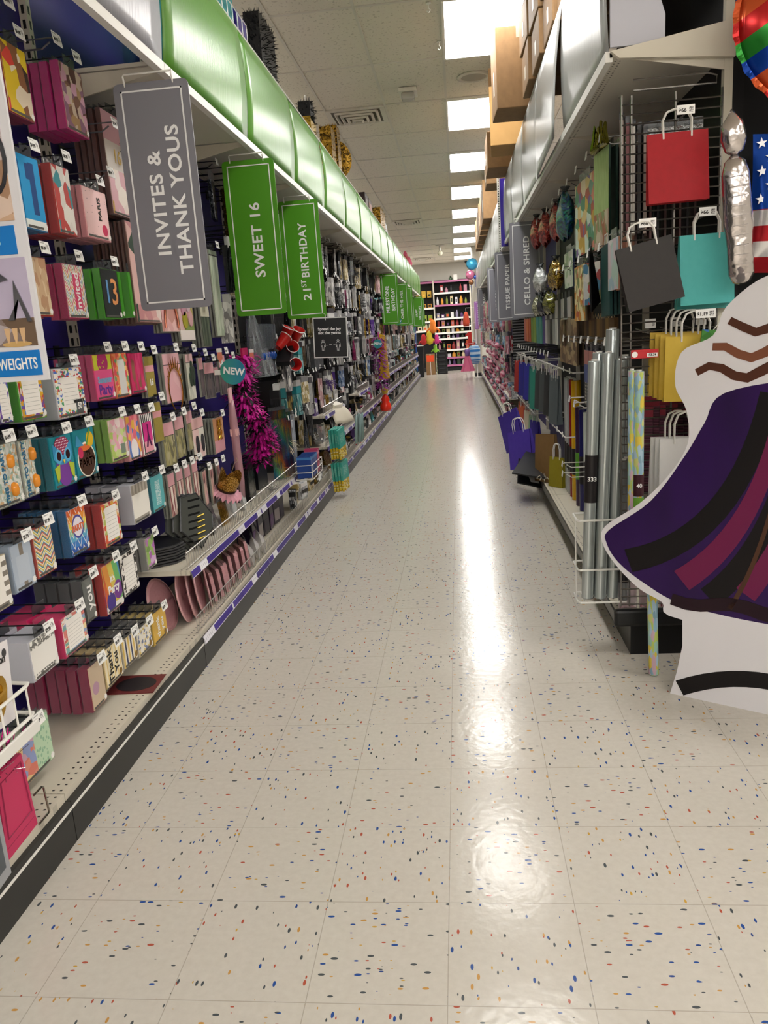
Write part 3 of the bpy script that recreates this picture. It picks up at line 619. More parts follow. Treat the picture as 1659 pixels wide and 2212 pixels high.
stack(X,(1.10,1.20),(1.515,1.70),.03,3,REDS,f_tan,'tan invitation pack beside the white-framed sign','tan pack')
stack(X,(1.305,1.458),(1.51,1.695),.03,2,M('#A5315A',.45),f_inv,'zigzag invitation pack lettered invited','zigzag invited pack',texts=[('invited',.05,.57,.5,wt,True)],price='$8.99')
MB().box(0,.001,-.026,.026,.02,.15).build('pink_label',M('#D0486E',.45),bpy.data.objects[[o.name for o in COL.objects if o.get('label')=='zigzag invitation pack lettered invited'][0]],(.0002,.011,.008))
stack(X,(1.594,1.752),(1.514,1.70),.028,2,GRNS,f_13,'chalkboard invitation pack with coloured number 13','chalkboard 13 pack',texts=[('1',.125,.3,.52,M('#5E8FC2',.5),False),('3',.14,.68,.52,M('#D9925A',.5),False)],price='$4.99')
for i,(y,xx) in enumerate(((1.79,-1.26),(1.83,-1.235))):
    pack(xx,y,1.52,.03,.18,.10,GRNS,GRNS,('narrow green-edged pack next to the chalkboard 13 pack','narrow green-edged pack nearest the pink folders')[i],strip=False,inset=.003)
stack(X,(1.897,2.178),(1.50,1.91),.012,9,M('#6B4A42',.5),p_cells('face_blush_folder',['#D9A7A4','#E2B8B2','#C98E90','#3A4A40','#E9D6CE'],3,4),'large blush pink folder pack below the grey sign','blush folder pack',price='$4.99',name='decoration_pack',cat='decoration pack',sticker=False)
stack(X,(.79,.862),(1.203,1.332),.03,2,M('#4A3A6A',.5),f_lst_p,'white list pack with purple edge under the white-framed sign','purple-bordered list pack',price=None)
stack(X,(.907,1.056),(1.196,1.345),.03,3,GRNS,f_lst_star,'star-bordered white list pack with green edge','star-bordered list pack',price='$5.99')
stack(X,(1.128,1.335),(1.178,1.345),.085,2,LILG,f_lst_conf,'thick streamer-bordered value pack of invitations','thick streamer value pack',price='$9.99',gap=.01,texts=[('50',.03,.74,.2,wt,False),('VALUE PACK',.013,.74,.3,INK,False)])
MB().box(0,.001,-.024,.024,0,.045).build('grey_label',M('#5C5E60',.45),[o for o in COL.objects if o.get('label')=='thick streamer-bordered value pack of invitations'][0],(.0002,.05,.012))
pack(X-.05,1.385,1.19,.07,.17,.05,M('#9FB6C4',.45),p_cells('face_grey_blue',['#B4B8BA','#4E8CB4','#9FA4A6'],2,3),'narrow blue and grey pack behind the thick value pack',strip=False)
stack(X,(1.426,1.588),(1.213,1.382),.025,5,M('#B8406A',.45),f_summer,'pink and lime invitation pack lettered Summer Party','Summer Party pack',texts=[('Summer',.035,.5,.44,M('#7FB6D6',.5),False),('Party',.055,.5,.22,M('#6A3FA0',.5),False)],price='$8.99')
stack(X,(1.592,1.736),(1.208,1.382),.025,5,M('#B8503A',.45),f_orange,'coral invitation pack with pale upright banner','coral banner pack')
stack(X,(1.745,1.90),(1.212,1.378),.025,5,M('#9A1F44',.45),f_mag,'plain magenta brushed invitation pack','magenta brushed pack',price='$8.99')
stack(X,(.70,.85),(.964,1.147),.03,3,M('#8A8C86',.4),p_cells('face_glitter_beads',['#C9CCC6','#B8BDB4','#D9DCD4','#8FA89A','#C4A27A'],14,18),'bead-filled pack lettered TIME TO PARTY at the left edge','bead-filled pack at the left edge',texts=[('TIME TO PARTY',.024,.42,.5,M('#2F6A8E',.5),True)],price='$4.99')
stack(X,(.856,.938),(.967,1.144),.03,3,M('#8A8C86',.4),MC['face_glitter_beads'],'second bead-filled TIME TO PARTY pack, beside the owl pack','bead-filled pack beside the owl',texts=[('TIME TO PARTY',.024,.3,.5,M('#2F6A8E',.5),True)],price='$4.99')
for lab in ('bead-filled pack lettered TIME TO PARTY at the left edge','second bead-filled TIME TO PARTY pack, beside the owl pack'):
    p_=[o for o in COL.objects if o.get('label')==lab][0]
    for dz in (.045,.13):
        MB().lathe([(.001,-.022),(.011,-.016),(.013,0),(.011,.016),(.001,.022)],12).build('orange_capsule',M('#D98A2E',.15),p_,(.004,.022,dz),smooth=True)
ow=stack(X,(1.032,1.187),(.956,1.129),.03,4,TEALS,f_owl,'teal owl invitation pack','owl pack')
def flat(pts,x,mat,parent,name,t=.0012):
    return MB().prism(pts,0,t,Matrix(((0,0,1,0),(1,0,0,0),(0,1,0,0),(0,0,0,1)))).build(name,mat,parent,(x,0,0))
def ell(cx,cy,a,b,n=20): return [(cx+a*math.cos(2*PI*k/n),cy+b*math.sin(2*PI*k/n)) for k in range(n)]
flat(ell(0,.06,.052,.058),.0003,M('#7A3F9A',.5),ow,'owl_body'); flat([(-.06,.15),(-.062,.10),(-.035,.078),(0,.075),(.035,.078),(.062,.10),(.06,.15),(.035,.135),(-.035,.135)],.0009,M('#3F96C8',.5),ow,'owl_face')
flat([(-.05,.147),(-.03,.165),(0,.168),(.03,.165),(.05,.147),(.0,.105)],.0016,P('owl_cap',lambda t:t.mix(t.m('LESS_THAN',t.vor(t.sc(10,7),1.0,.1)[0],.28),'#9A2350','#F3E8EC'),rough=.4),ow,'owl_cap')
for sy in (-1,1):
    flat(ell(.03*sy,.105,.023,.024),.0018,M('#5FB4DC',.5),ow,'owl_eye'); flat(ell(.03*sy,.106,.013,.015),.003,M('#33181C',.3),ow,'owl_pupil'); flat([(.03*sy,.08),(.066*sy,.07),(.056*sy,.02),(.04*sy,.035)],.0017,M('#B4C23E',.5),ow,'owl_wing')
flat([(-.008,.092),(.008,.092),(0,.076)],.003,M('#E2C24A',.5),ow,'owl_beak')
co=stack(X,(1.189,1.357),(.96,1.131),.03,4,TEALS,f_owl,'teal invitation pack with coconut drink lettered PARTY','coconut drink pack',texts=[('PARTY',.042,.52,.3,M('#E07A3A',.5),False),('IT\'S',.024,.56,.47,M('#C4C24A',.5),False)])
flat(ell(0,.062,.066,.062,24),.0002,M('#F2EBDD',.5),co,'coconut_outline'); flat(ell(0,.06,.06,.056,24),.0006,M('#4A2E22',.5),co,'coconut_shell'); flat(ell(-.005,.105,.045,.012),.0009,M('#E5733A',.4),co,'drink')
flat([(-.07,.115),(-.055,.155),(-.03,.13),(-.01,.112)],.001,M('#4A9CC8',.5),co,'paper_umbrella'); flat(ell(.04,.13,.027,.027),.0011,M('#E8BE2E',.4),co,'fruit_slice'); flat([(.005,.11),(.012,.11),(.05,.165),(.04,.168)],.0015,M('#5FA04A',.4),co,'straw'); flat(ell(-.04,.09,.018,.02,8),.0016,M('#C8325E',.5),co,'flower')
stack(X,(1.475,1.634),(.974,1.137),.025,3,M('#7FA84A',.45),f_flor,'pink and green floral invitation pack','floral pack')
stack(X,(1.636,1.762),(.952,1.132),.025,4,PINKS,f_youre,"coral doodle invitation pack with pale round patch",'coral doodle pack')
ei=stack(X,(1.775,1.918),(.95,1.125),.025,4,PINKS,f_eif,'black and white striped pack with pink lattice tower','striped tower pack')
flat([(-.03,.035),(-.006,.085),(-.003,.13),(.003,.13),(.006,.085),(.03,.035),(.016,.035),(.0,.065),(-.016,.035)],.0006,M('#5A2050',.5),ei,'tower_print')
stack(X,(.60,.70),(.685,.838),.025,2,M('#B8A98E',.5),f_gstr,'grey striped thank-you pack at the left edge','grey striped pack',price=None)
stack(X,(.72,.838),(.706,.85),.03,3,M('#8A97A8',.5),f_bluetag,'blue-grey pack shaped like a gift tag','blue-grey tag pack',price='$9.99',pegl='peg with $9.99 tag above the blue-grey tag pack')
stack(X,(.85,.968),(.711,.867),.03,3,M('#A8423A',.5),f_zig,'teal and orange zigzag invitation pack','teal zigzag pack',price='$7.99')
stack(X,(1.07,1.205),(.715,.877),.03,5,BLUS,f_party,'rainbow lozenge invitation pack lettered PARTY','lozenge PARTY pack',texts=[('PARTY',.03,.5,.56,M('#D9704A',.5),False)])
stack(X,(1.321,1.471),(.677,.841),.035,4,REDS,f_redlst,'red-edged list pack with autumn leaf border','autumn-bordered list pack')
stack(X,(1.599,1.772),(.698,.859),.06,3,LILG,f_gbar,'thick grey and white list pack with top bars','grey top-bar list pack',price='$6.99')
stack(X,(1.80,1.945),(.698,.853),.03,3,TEALS,f_teal2,'teal pack with white script','teal script pack',price='$7.99')
stack(X,(1.10,1.18),(.463,.62),.04,4,M('#4A4C4C',.5),f_gyou,'slate grey pack lettered you','slate you pack',texts=[('you',.06,.5,.55,wt,True)],price='$9.99')
stack(X,(1.252,1.403),(.436,.623),.03,3,REDS,f_party2,"balloon print pack lettered It's Party",'balloon print pack',texts=[("It's",.034,.5,.66,wt,False),('Party',.044,.52,.45,wt,False)])
stack(X,(1.41,1.562),(.449,.617),.03,3,BLKS,f_bw,'white birthday list pack with black scroll border','black scroll list pack')
stack(X,(1.66,1.763),(.484,.619),.03,2,GRY,f_pg,'purple and green floral pack beside the black tray stack','purple green floral pack')
X=-1.2
stack(X,(.654,.803),(.452,.577),.09,2,LILG,f_h1,'thick white pack with grey scroll bands','thick scroll-band pack',price='$9.99',gap=.03)
stack(X,(.843,1.002),(.445,.576),.09,2,HOTP,f_h2,'thick hot pink pack with pastel bar border','thick hot pink pack',price='$7.99',gap=.02)
stack(X,(1.072,1.213),(.228,.365),.03,4,M('#B5A070',.5),f_ty1,'cream striped pack lettered Thank You','cream Thank You pack',texts=[('Thank',.05,.33,.5,INK,True),('You',.045,.66,.5,INK,True)])
stack(X,(1.221,1.352),(.232,.343),.03,4,M('#A8A294',.5),f_ty2,'gold and navy barred thank-you pack','gold navy barred pack')
stack(X,(1.356,1.496),(.219,.33),.03,4,M('#A8A294',.5),f_xo,'white pack scattered with small letters','small-letter pack',price='$8.99')
stack(X,(1.508,1.662),(.205,.335),.03,4,M('#A8904A',.5),f_ty3,'mustard yellow pack lettered thank you','mustard thank you pack',texts=[('thank',.038,.38,.5,wt,True),('you',.038,.66,.5,wt,True)],price='$8.99')
stack(X,(.955,1.063),(.199,.357),.034,6,MARS,f_i1,'maroon-edged beige pack above the bare deck','maroon-edged beige pack',price='$9.99')
stack(X,(.50,.69),(.19,.348),.03,2,M('#9FA890',.5),f_i2,'green and coral fan print pack, lowest at the left','fan print pack',price='$9.99')
for s_ in ('cream striped pack lettered Thank You','gold and navy barred thank-you pack','white pack scattered with small letters','mustard yellow pack lettered thank you'):
    p_=[o for o in COL.objects if o.get('label')==s_][0]; MB().lathe([(.011,0),(.011,.001)],16,Matrix(((0,0,1,0),(1,0,0,0),(0,1,0,0),(0,0,0,1)))).build('round_seal',M('#8A6A2E',.4),p_,(.0012,.045,.022))
# empty pegs with tags near the top of the wall
for i,(y,z,pr) in enumerate(((1.05,2.42,'$6.99'),(1.33,2.41,'$6.99'),(1.72,2.25,'$6.99'),(1.95,2.23,'$9.99'),(2.15,2.2,'$9.99'),(1.62,2.06,'$8.99'))):
    peg(-1.5,y,z-.02,.33,'bare black peg with price tag, %s along the top of the left wall'%ORD[i],pr,mat=M('#55555A',.35,.5))
# insert card lying on the base deck
o=thing('card_insert','dark maroon card insert lying flat on the base deck','card',(-1.185,1.265,.1545),(0,0,.05))
MB().box(-.09,.09,-.08,.08,0,.003).build('card',M('#6A2A2A',.5),o); MB().prism(ell(0,0,.075,.062,24),.003,.0036).build('oval_print',M('#241E22',.5),o)
# folded wire bag stand / pink gift-bag weight and white rack at the left edge
o=thing('balloon_weight','hot pink gift-bag balloon weight standing on the base deck','balloon weight',(-1.105,.33,.155),(0,0,.05))
poly=[(-.078,0),(.078,0),(.062,.22),(-.062,.22)]
YZ=Matrix(((0,0,1,0),(1,0,0,0),(0,1,0,0),(0,0,0,1)))
MB().prism(poly,-.06,0,YZ).build('bag',M('#C4335F',.5),o)
e=MB(); e.tube([(.0,-.06,.05),(.0,.06,.05),(.0,.05,.2),(.0,-.05,.2)],.003,4,True).tube([(.0,-.07,.028),(.0,.07,.028)],.0012,4); e.build('embossed_line',M('#8E1F45',.5),o)
mb=MB()
for k in range(46):
    a=rnd.uniform(-.9,.9); b=rnd.uniform(.0,.5); L=rnd.uniform(.05,.1); p0=Vector((-.03+rnd.uniform(-.02,.02),rnd.uniform(-.055,.055),.21)); d=Vector((b*rnd.uniform(-.5,1),a,1)).normalized()*L
    mb.tube([p0,p0+d*.6+Vector((0,0,.004)),p0+d],.0016,3)
mb.build('tinsel_spray',foil('#B41E74',.2,30,.2),o)
mb=MB()
for k in range(18):
    p0=Vector((-.02,rnd.uniform(-.05,.05),.215)); d=Vector((rnd.uniform(0,.6),rnd.uniform(-1,1),rnd.uniform(-.4,.8))).normalized()*rnd.uniform(.04,.08); mb.tube([p0,p0+d],.0009,3)
mb.build('silver_tinsel',foil('#D9D6DA',.2,30,.2),o)
o=thing('wire_stand','bent chrome wire stand beside the pink gift-bag weight','wire stand',(-1.10,.42,.155),(0,0,.0))
MB().tube([(0,-.02,.09),(0,.02,.09),(0,.028,.084),(0,.034,.004),(0,.028,.003),(0,-.02,.003)],.003,6).build('wire',M('#8C8478',.2,.9),o)
o=thing('balloon_weight','grey boxed weight cut by the left edge of the view','balloon weight',(-1.06,.13,.155),(0,0,.1))
MB().box(-.05,0,-.08,.08,0,.24).build('box_body',M('#9C9EA2',.5),o); MB().box(0,.002,-.06,.06,.03,.2).build('window',M('#4A5258',.3),o)
# white wire rack carrying packaged number balloons
o=thing('wire_rack','white wire clip-on rack with label rail at the left edge','wire rack',(-1.08,.25,.415))
f=MB()
for z in (.05,.135): f.tube([(0,-.2,z),(0,.17,z),(-.005,.19,z),(-.1,.2,z)],.005,6)
for i in range(7): f.tube([(0,-.18+i*.058,.05),(0,-.18+i*.058,.135)],.0028,5)
f.build('wire_basket',WWIRE,o); bevel(MB().box(0,.008,-.2,.19,0,.035).build('label_rail',WWIRE,o),.003)
f=MB(); f.tube([(-.1,.2,.05),(-.41,.2,.05)],.004,5).tube([(-.1,-.2,.05),(-.41,-.2,.05)],.004,5).tube([(0,-.2,.05),(-.1,-.2,.05)],.004,5).tube([(-.1,.2,.135),(-.1,.2,.05)],.003,5); f.build('rack_arm',WWIRE,o)
o=thing('balloon_pack','white balloon pack showing a gold number 9 in the rack','balloon pack',(-1.10,.30,.485),(math.radians(-8),0,.1))
MB().box(-.004,0,-.10,.10,0,.21).build('card',M('#E9E4E6',.4),o)
link('gold_number',text_mesh('9',.15,.004,False,'CENTER',foil('#C79A2E',.25,8,.2),.006),o,(.004,.02,.075),XF); link('lettering',text_mesh('celebration',.03,.0004,False,'CENTER',INK),o,(.001,.01,.168),XF)
MB().lathe([(.011,0),(.011,.001)],14,YZ).build('size_dot',M('#3A3A3C',.4),o,(.0005,.075,.182))
# white-framed balloon weights sign at the left edge
o=thing('hanging_sign','white-framed balloon picture sign lettered WEIGHTS at the left edge','sign',(-1.07,.35,1.335),(0,0,0))
Wd,Hd=.45,.72
MB().box(-Wd/2,Wd/2,0,.008,0,Hd).build('board',M('#DAD8DC',.4),o)
bl=M('#1F78C4',.4)
MB().box(-Wd/2,Wd/2-.012,-.002,0,.012,.068).build('blue_band',bl,o); MB().box(-Wd/2,Wd/2-.025,-.002,0,.275,.335).build('blue_band',bl,o); MB().box(-Wd/2,Wd/2-.035,-.002,0,.60,.62).build('blue_band',bl,o)
pic=P('balloon_picture',lambda t:t.mix(t.m('GREATER_THAN',t.v,.32),t.cells(['#8A7A74','#B0A4A8','#6E5A4A'],5,5),t.mix(t.noise(t.vec,3.0),'#AFA4BC','#C4BAD0')))
pc=MB().box(-Wd/2,Wd/2-.012,-.002,0,.078,.268).build('picture',pic,o)
MB().box(-Wd/2,Wd/2-.02,-.002,0,.345,.59).build('picture',P('shell_picture',lambda t:t.mix(t.m('GREATER_THAN',t.v,.5),t.cells(['#C9A68A','#D8C0B0','#A8846A','#CDB4AC'],7,7),t.mix(t.noise(t.vec,4.0),'#B9A8A8','#D2C4C8'))),o)
def starpts(cx,cy,r,ri,n=5,a0=PI/2): return [(cx+(r if i%2==0 else ri)*math.cos(a0+PI*i/n),cy+(r if i%2==0 else ri)*math.sin(a0+PI*i/n)) for i in range(2*n)]
XZ=Matrix.Rotation(PI/2,4,'X')
MB().prism(starpts(.07,.195,.06,.03),.0005,.006,XZ).build('gold_star_print',foil('#C98A22',.3,8,.2),o,(0,-.002,0)); MB().prism(starpts(.12,.235,.05,.025,5,1.0),.0005,.005,XZ).build('silver_star_print',foil('#8E8C94',.3,8,.2),o,(0,-.002,0))
MB().prism([(.155,.135),(.17,.135),(.18,.22),(.21,.13),(.2,.13),(.185,.18)],.0005,.004,XZ).build('silver_letter_print',foil('#A9A7AE',.25,8,.2),o,(0,-.002,0))
for i in range(3):
    MB().prism([(.14+.018*i,.118),(.153+.018*i,.118),(.151+.018*i,.1),(.148+.018*i,.085),(.145+.018*i,.085),(.142+.018*i,.1)],.0005,.002,XZ).build('glass_print',M('#D9B48A',.3),o,(0,-.002,0))
MB().prism(ell(.165,.083,.035,.006),.0002,.0012,XZ).build('tray_print',M('#C9A46A',.4),o,(0,-.002,0))
MB().tube([(.2-.03+.0+.035*math.cos(k*2*PI/16),-.003,.47+.07*math.sin(k*2*PI/16)) for k in range(16)],.005,4,True).build('ribbon_ring_print',M('#1E1E26',.4),o)
link('lettering',text_mesh('WEIGHTS',.036,.0004,False,'RIGHT',wt,fit=.092),o,(Wd/2-.02,-.003,.038),YF); link('lettering',text_mesh('ES',.036,.0004,False,'RIGHT',wt,fit=.024),o,(Wd/2-.06,-.003,.305),YF)
MB().tube([(-.1,.004,Hd-.01),(-.1,.004,1.085)],.004,5).tube([(.1,.004,Hd-.01),(.1,.004,1.085)],.004,5).build('suspension_wire',WWIRE,o)
# ------------------------------------------------------------------ second left bay: blush party accessories
X=-1.25
BLUSH=M('#D9A4A6',.5); CARD=M('#E2B3B4',.5)
def acc(ys,zs,face,label,name='accessory_card',cat='party accessory',t=.012,spine=None,n=1,behind=None,yaw=0,price='$4.99',xx=None,**k):
    return stack(xx or X,ys,zs,t,n,spine or M('#8A8A80',.45),face,label,behind or label.split(' on ')[0].split(' with ')[0],price=price,yaw=yaw,name=name,cat=cat,sticker=False,strip=False,pegl='black peg with tag holding the '+(behind or label.split(' on ')[0].split(' with ')[0]),**k)
hb=p_head('card_rose_gold',  '#E0AFAF',['#E9C0BC','#DDA9A8','#C9938A'],.8,3,3)
o=acc((2.175,2.40),(1.46,1.68),hb,'blush card with rose gold headband under the grey sign',n=3,behind='rose headband card')
MB().tube([(.006,.085*math.cos(a),.02+.14*math.sin(a)) for a in [PI*k/14 for k in range(15)]],.005,6).build('headband',foil('#C9806A',.2,10,.1),o)
o=acc((2.40,2.62),(1.417,1.66),P('card_balloons',lambda t:t.mix(t.m('LESS_THAN',t.v,.2),t.cells(['#C9A8BC','#D9B4B4','#A8A44A','#E2D3CE','#8A9A5A'],3,4),'#E9DDD8')),'balloon picture card with pink and olive balloons',n=3,behind='balloon picture card')
for (y_,z_,c) in ((-.04,.16,'#C58FA4'),(.03,.18,'#D6B8C6'),(-.03,.1,'#A39A36'),(.05,.11,'#D9A8AC'),(.06,.21,'#A8A65A')):
    MB().prism(ell(y_,z_,.032,.04,16),.0005,.006,YZ).build('balloon_print',M(c,.35),o)
acc((2.74,2.89),(1.382,1.60),p_head('card_dark_green','#C9C2B0',['#4A5244','#5E6656','#3A4238'],.72,9,2),'dark green fringe pack with cream header',n=4,behind='dark green fringe pack',name='fringe_pack')
acc((3.0,3.15),(1.434,1.90),p_head('card_pale_green','#8E9A86',['#9AA890','#B5BFA8','#A3B09A','#C4CAB8'],.95,7,3),'long pale green film pack left of the SWEET 16 sign',n=2,behind='long pale green pack',name='film_pack')
o=acc((2.119,2.34),(1.137,1.365),p_head('card_pink','#DFAEB4',['#DDA8AE','#E2B2B6'],.78,2,2),'pink card holding a gold tiara headband',n=2,behind='gold tiara card')
tm=MB(); tm.tube([(.006,.088*math.cos(a),.06+.10*math.sin(a)) for a in [PI*(-.35+1.7*k/22) for k in range(23)]],.0035,6)
for k in range(11):
    a=PI*(.1+.8*k/10); tm.tube([(.006,.088*math.cos(a),.06+.10*math.sin(a)),(.008,(.088+.045*math.sin(a))*math.cos(a),.06+(.10+.055*math.sin(a))*math.sin(a))],[.004,.001],5)
tm.build('tiara',foil('#B8863A',.22,10,.1),o)
o=acc((2.40,2.56),(1.129,1.355),p_head('card_cream','#E2B8BA',['#D8D4C6','#C9C8B8','#E2DED0'],.82,3,3),'cream card with dark green leaf headband',n=3,behind='leaf headband card',yaw=.12)
for k in range(5): MB().prism(ell(-.03+.02*k,.05+.028*(k%3)+.05,.017,.034,12),.001,.008,YZ).build('leaf',M('#2E4030',.5),o)
pinkhd=p_head('card_pink_window','#D9A0A6',['#4A4648','#5E585A','#3A3638','#6A5E5E'],.7,5,3)
for i in range(5):
    acc((2.6+i*.125,2.6+i*.125+.10),(1.13-.02*(i%2),1.33-.03*(i%3)),pinkhd,'pink-headed dark window pack, %s right of the leaf headband'%ORD[i],n=1,yaw=rnd.uniform(-.25,.25),name='window_pack',price='$3.99' if i%2 else '$2.99')
for i in range(3):
    acc((2.02+i*.15,2.02+i*.15+.12),(.86+.015*i,1.06+.01*i),p_head('card_pink_gold','#DCA6AC',['#8E8A5E','#A39A6A','#6A6650','#B0A884'],.7,8,5),'pink-headed gold glitter pack, %s below the tiara card'%ORD[i],n=2,behind='%s gold glitter pack'%ORD[i],name='glitter_pack',yaw=.1*(i-1))
o=acc((2.396,2.578),(.829,1.037),p_head('card_flats','#E3B4B2',['#E3DFD2','#E9C8C4','#E2DCCF'],.74,2,2),'pale pink card with two black slippers',n=3,behind='slipper card')
for sy in (-.035,.045): MB().prism(ell(sy,.075,.02,.045,16),.001,.006,YZ).build('slipper',M('#2A2A30',.5),o); 
o=acc((2.737,2.92),(.808,1.0),P('card_gold_chain',lambda t:t.mix(t.m('LESS_THAN',t.v,.36),t.cells(['#C9926A','#D9A77C'],2,2),'#DDA0A8')),'blush card with hanging gold chain',n=4,behind='gold chain card')
cm=MB()
for k in range(4): cm.tube([(.004,-.03+.02*k+.008*math.sin(i*1.7+k),.18-.011*i) for i in range(11)],.003,5)
cm.build('chain',foil('#B98A2E',.2,40,.2),o)
for i in range(4):
    acc((2.0+i*.11,2.0+i*.11+.085),(.63+.02*(i%2),.83),p_head('card_pink_sticks','#DDA4AC',['#E0CFC0','#8A4A4E','#C9A89A','#E9DCD0'],.72,6,2),'pink-headed straw pack, %s in the row above the black trays'%ORD[i],n=3,behind='%s pink-headed straw pack'%ORD[i],name='straw_pack',t=.01)
for i in range(3):
    acc((2.46+i*.12,2.46+i*.12+.09),(.56,.76),p_cells('card_blush_mix%d'%i,['#C98E90','#E2C4B4','#7A5A5C','#D9A8A8'],3,4),'blush mixed accessory pack, %s beside the gold crown'%ORD[i],n=2,behind='%s blush mixed pack'%ORD[i],yaw=.15)
for i in range(2):
    acc((1.905+i*.02,2.01+i*.02),(1.185-.2*i,1.36-.2*i),P('card_gold_sixteen',lambda t:t.mix(t.band(t.v,.62,.78),t.mix(t.noise(t.vec,20.0),'#8A7A36','#A8964A'),'#D99AA0')),('gold glitter pack with pink band lettered 16','lower gold glitter pack behind the striped tower pack')[i],n=2,behind=('gold 16 pack','lower gold pack')[i],texts=[('16',.04,.5,.36,wt,False)] if i==0 else ())
# pink lip-shaped flags clipped on pegs
for i,(y,z) in enumerate(((2.70,1.35),(3.35,1.33))):
    o=thing('clip_flag',('small coral pointed clip flag left of the NEW disc','small coral pointed clip flag right of the NEW disc')[i],'clip flag',(-1.16,y,z)); MB().prism([(-.012,0),(.012,0),(.014,-.03),(0,-.06),(-.012,-.03)],0,.002,XZ).build('flag',M('#E28A72',.4),o); MB().box(-.014,.014,-.003,.001,0,.02).build('clip',WHITE,o)
# gold crown on pink ruffle
o=thing('mini_hat','gold glitter mini crown on a pink ruffle hanging by the shelf','party crown',(-1.2,2.68,.625),(.15,.45,0))
n=30; ring=[]; mb=MB()
mb.sheet(lambda u,v:(.05*(1+.2*v)*math.cos(2*PI*u),.05*(1+.2*v)*math.sin(2*PI*u),v*(.05+.06*abs(math.sin(3*PI*u)))),36,3)
mb.build('crown',p_glit('gold_glitter',['#8E6526','#B98A3A','#D9B060','#6A4A1E'],260),o); 
MB().sheet(lambda u,v:((.05+.045*v)*math.cos(2*PI*u),(.05+.045*v)*math.sin(2*PI*u),-.005-.02*v+.012*v*math.sin(40*PI*u)),80,3).build('ruffle',M('#D9A2B0',.6),o); MB().lathe([(.052,-.004),(.057,.008)],24).build('band',M('#2A1A12',.5),o)
MB().tube([(-.0,0,.1),(.0,0,.16),(.012,0,.18),(0,0,.195)],.002,5).build('hook',M('#B9A38A',.3,.8),o)
# tall blush tube and boa
o=thing('fringe_tube','long slim blush film tube hanging beside the magenta boa','fringe pack',(-1.2,2.97,.52),(.04,0,0))
MB().lathe([(.018,0),(.024,.1),(.024,.45),(.016,.56)],10).build('film_tube',clear('#C99AA2',.6,.2),o,smooth=True); MB().box(-.004,.004,-.03,.03,.55,.63).build('header_card',CARD,o); MB().box(-.021,.021,-.021,.021,.36,.4).build('label_band',CARD,o)
def feather(mb,p,d,L,wd,bend):
    d=d.normalized(); s_=d.cross(Vector((0,0,1))); 
    if s_.length<.01: s_=Vector((1,0,0))
    s_.normalize(); nrm=s_.cross(d)
    pts=[]; 
    for k in range(5):
        t_=k/4; c=p+d*L*t_+nrm*bend*t_*t_; ww=wd*math.sin(PI*(.12+.83*t_)); pts.append((c-s_*ww,c+nrm*ww*.25,c+s_*ww))
    vs=[q for r in pts for q in r]; fs=[]
    for k in range(4):
        for j in range(2): a=k*3+j; fs.append((a,a+1,a+4,a+3))
    mb.add(vs,fs)
o=thing('feather_boa','magenta and black feather boa hanging in the second bay','feather boa',(-1.2,3.33,.64))
for nm,c,cnt in (('magenta_feathers','#C2168E',1500),('black_feathers','#0E0A0F',800)):
    mb=MB()
    for k in range(cnt):
        z=rnd.uniform(.0,.68); cx=.03*math.sin(z*9); cy=-.12*(z-.34)+ .07*math.sin(z*11)
        blk=(math.sin(z*26+1)>.25)
        if nm[0]=='b' and not blk and rnd.random()<.7: continue
        if nm[0]=='m' and blk and rnd.random()<.45: continue
        a=rnd.uniform(0,2*PI); d=Vector((math.cos(a),math.sin(a)*1.5,rnd.uniform(-1.3,.5))); r0=rnd.uniform(0,.085)
        feather(mb,Vector((cx+r0*math.cos(a),cy+r0*math.sin(a)*1.2,z)),d,rnd.uniform(.03,.065),rnd.uniform(.006,.011),rnd.uniform(-.025,.025))
    mb.build(nm,M(c,.6),o,smooth=True)
MB().box(-.006,.006,-.06,.06,.66,.72).build('header_card',M('#A8124E',.4),o)
# stack of hexagonal trays
HEXA=[(math.cos(PI/3*k+PI/6)*.5,math.sin(PI/3*k+PI/6)) for k in range(6)]
hexp=[(-.07,.13),(.03,.135),(.105,.02),(.09,-.045),(-.005,-.125),(-.11,-.02)]
hexm=P('black_marble_tray',lambda t:t.mix(t.m('MULTIPLY',t.band(t.m('SUBTRACT',t.u,t.m('MULTIPLY',t.v,.3)),.1,.45),t.m('LESS_THAN',t.m('FRACT',t.m('MULTIPLY',t.v,8.0)),.3)),'#4E504C','#1E1E1E'),rough=.2)
for i in range(3):
    o=thing('hexagon_tray',('black six-sided tray standing behind the wire fence, foremost of three','black six-sided tray behind the foremost standing one','rear black six-sided tray of the standing three')[i],'tray',(-1.17-.03*i,2.12-.012*i,.447),(0,-.16,-.55-.05*i))
    q=[(a*.92,b+.13) for a,b in hexp]; MB().prism(q,0,.006,YZ).build('tray_face',hexm,o); MB().tube([(.003,a,b) for a,b in q],.005,5,True).build('rim',M('#2A2A2C',.25),o)
    if i==0:
        g_=MB()
        for k in range(5): g_.tube([(.008,-.02+.006*k,.05+.026*k),(.008,.03+.004*k,.055+.026*k)],.004,4)
        g_.build('gold_lettering',foil('#A8923E',.3,20,.1),o)
for i in range(7):
    o=thing('hexagon_tray','black six-sided tray lying flat, %s from the bottom of its stack'%ORD[i],'tray',(-1.33+.004*(i%2),1.93+.004*(i%3),.446+.0125*i),(0,0,.1*(i%2)))
    q=[(a*1.25,b*1.1) for a,b in hexp]; MB().prism(q,0,.006).build('tray_face',BLKS,o); MB().tube([(a,b,.005) for a,b in q],.0055,5,True).build('rim',M('#3A3A3C',.2),o)
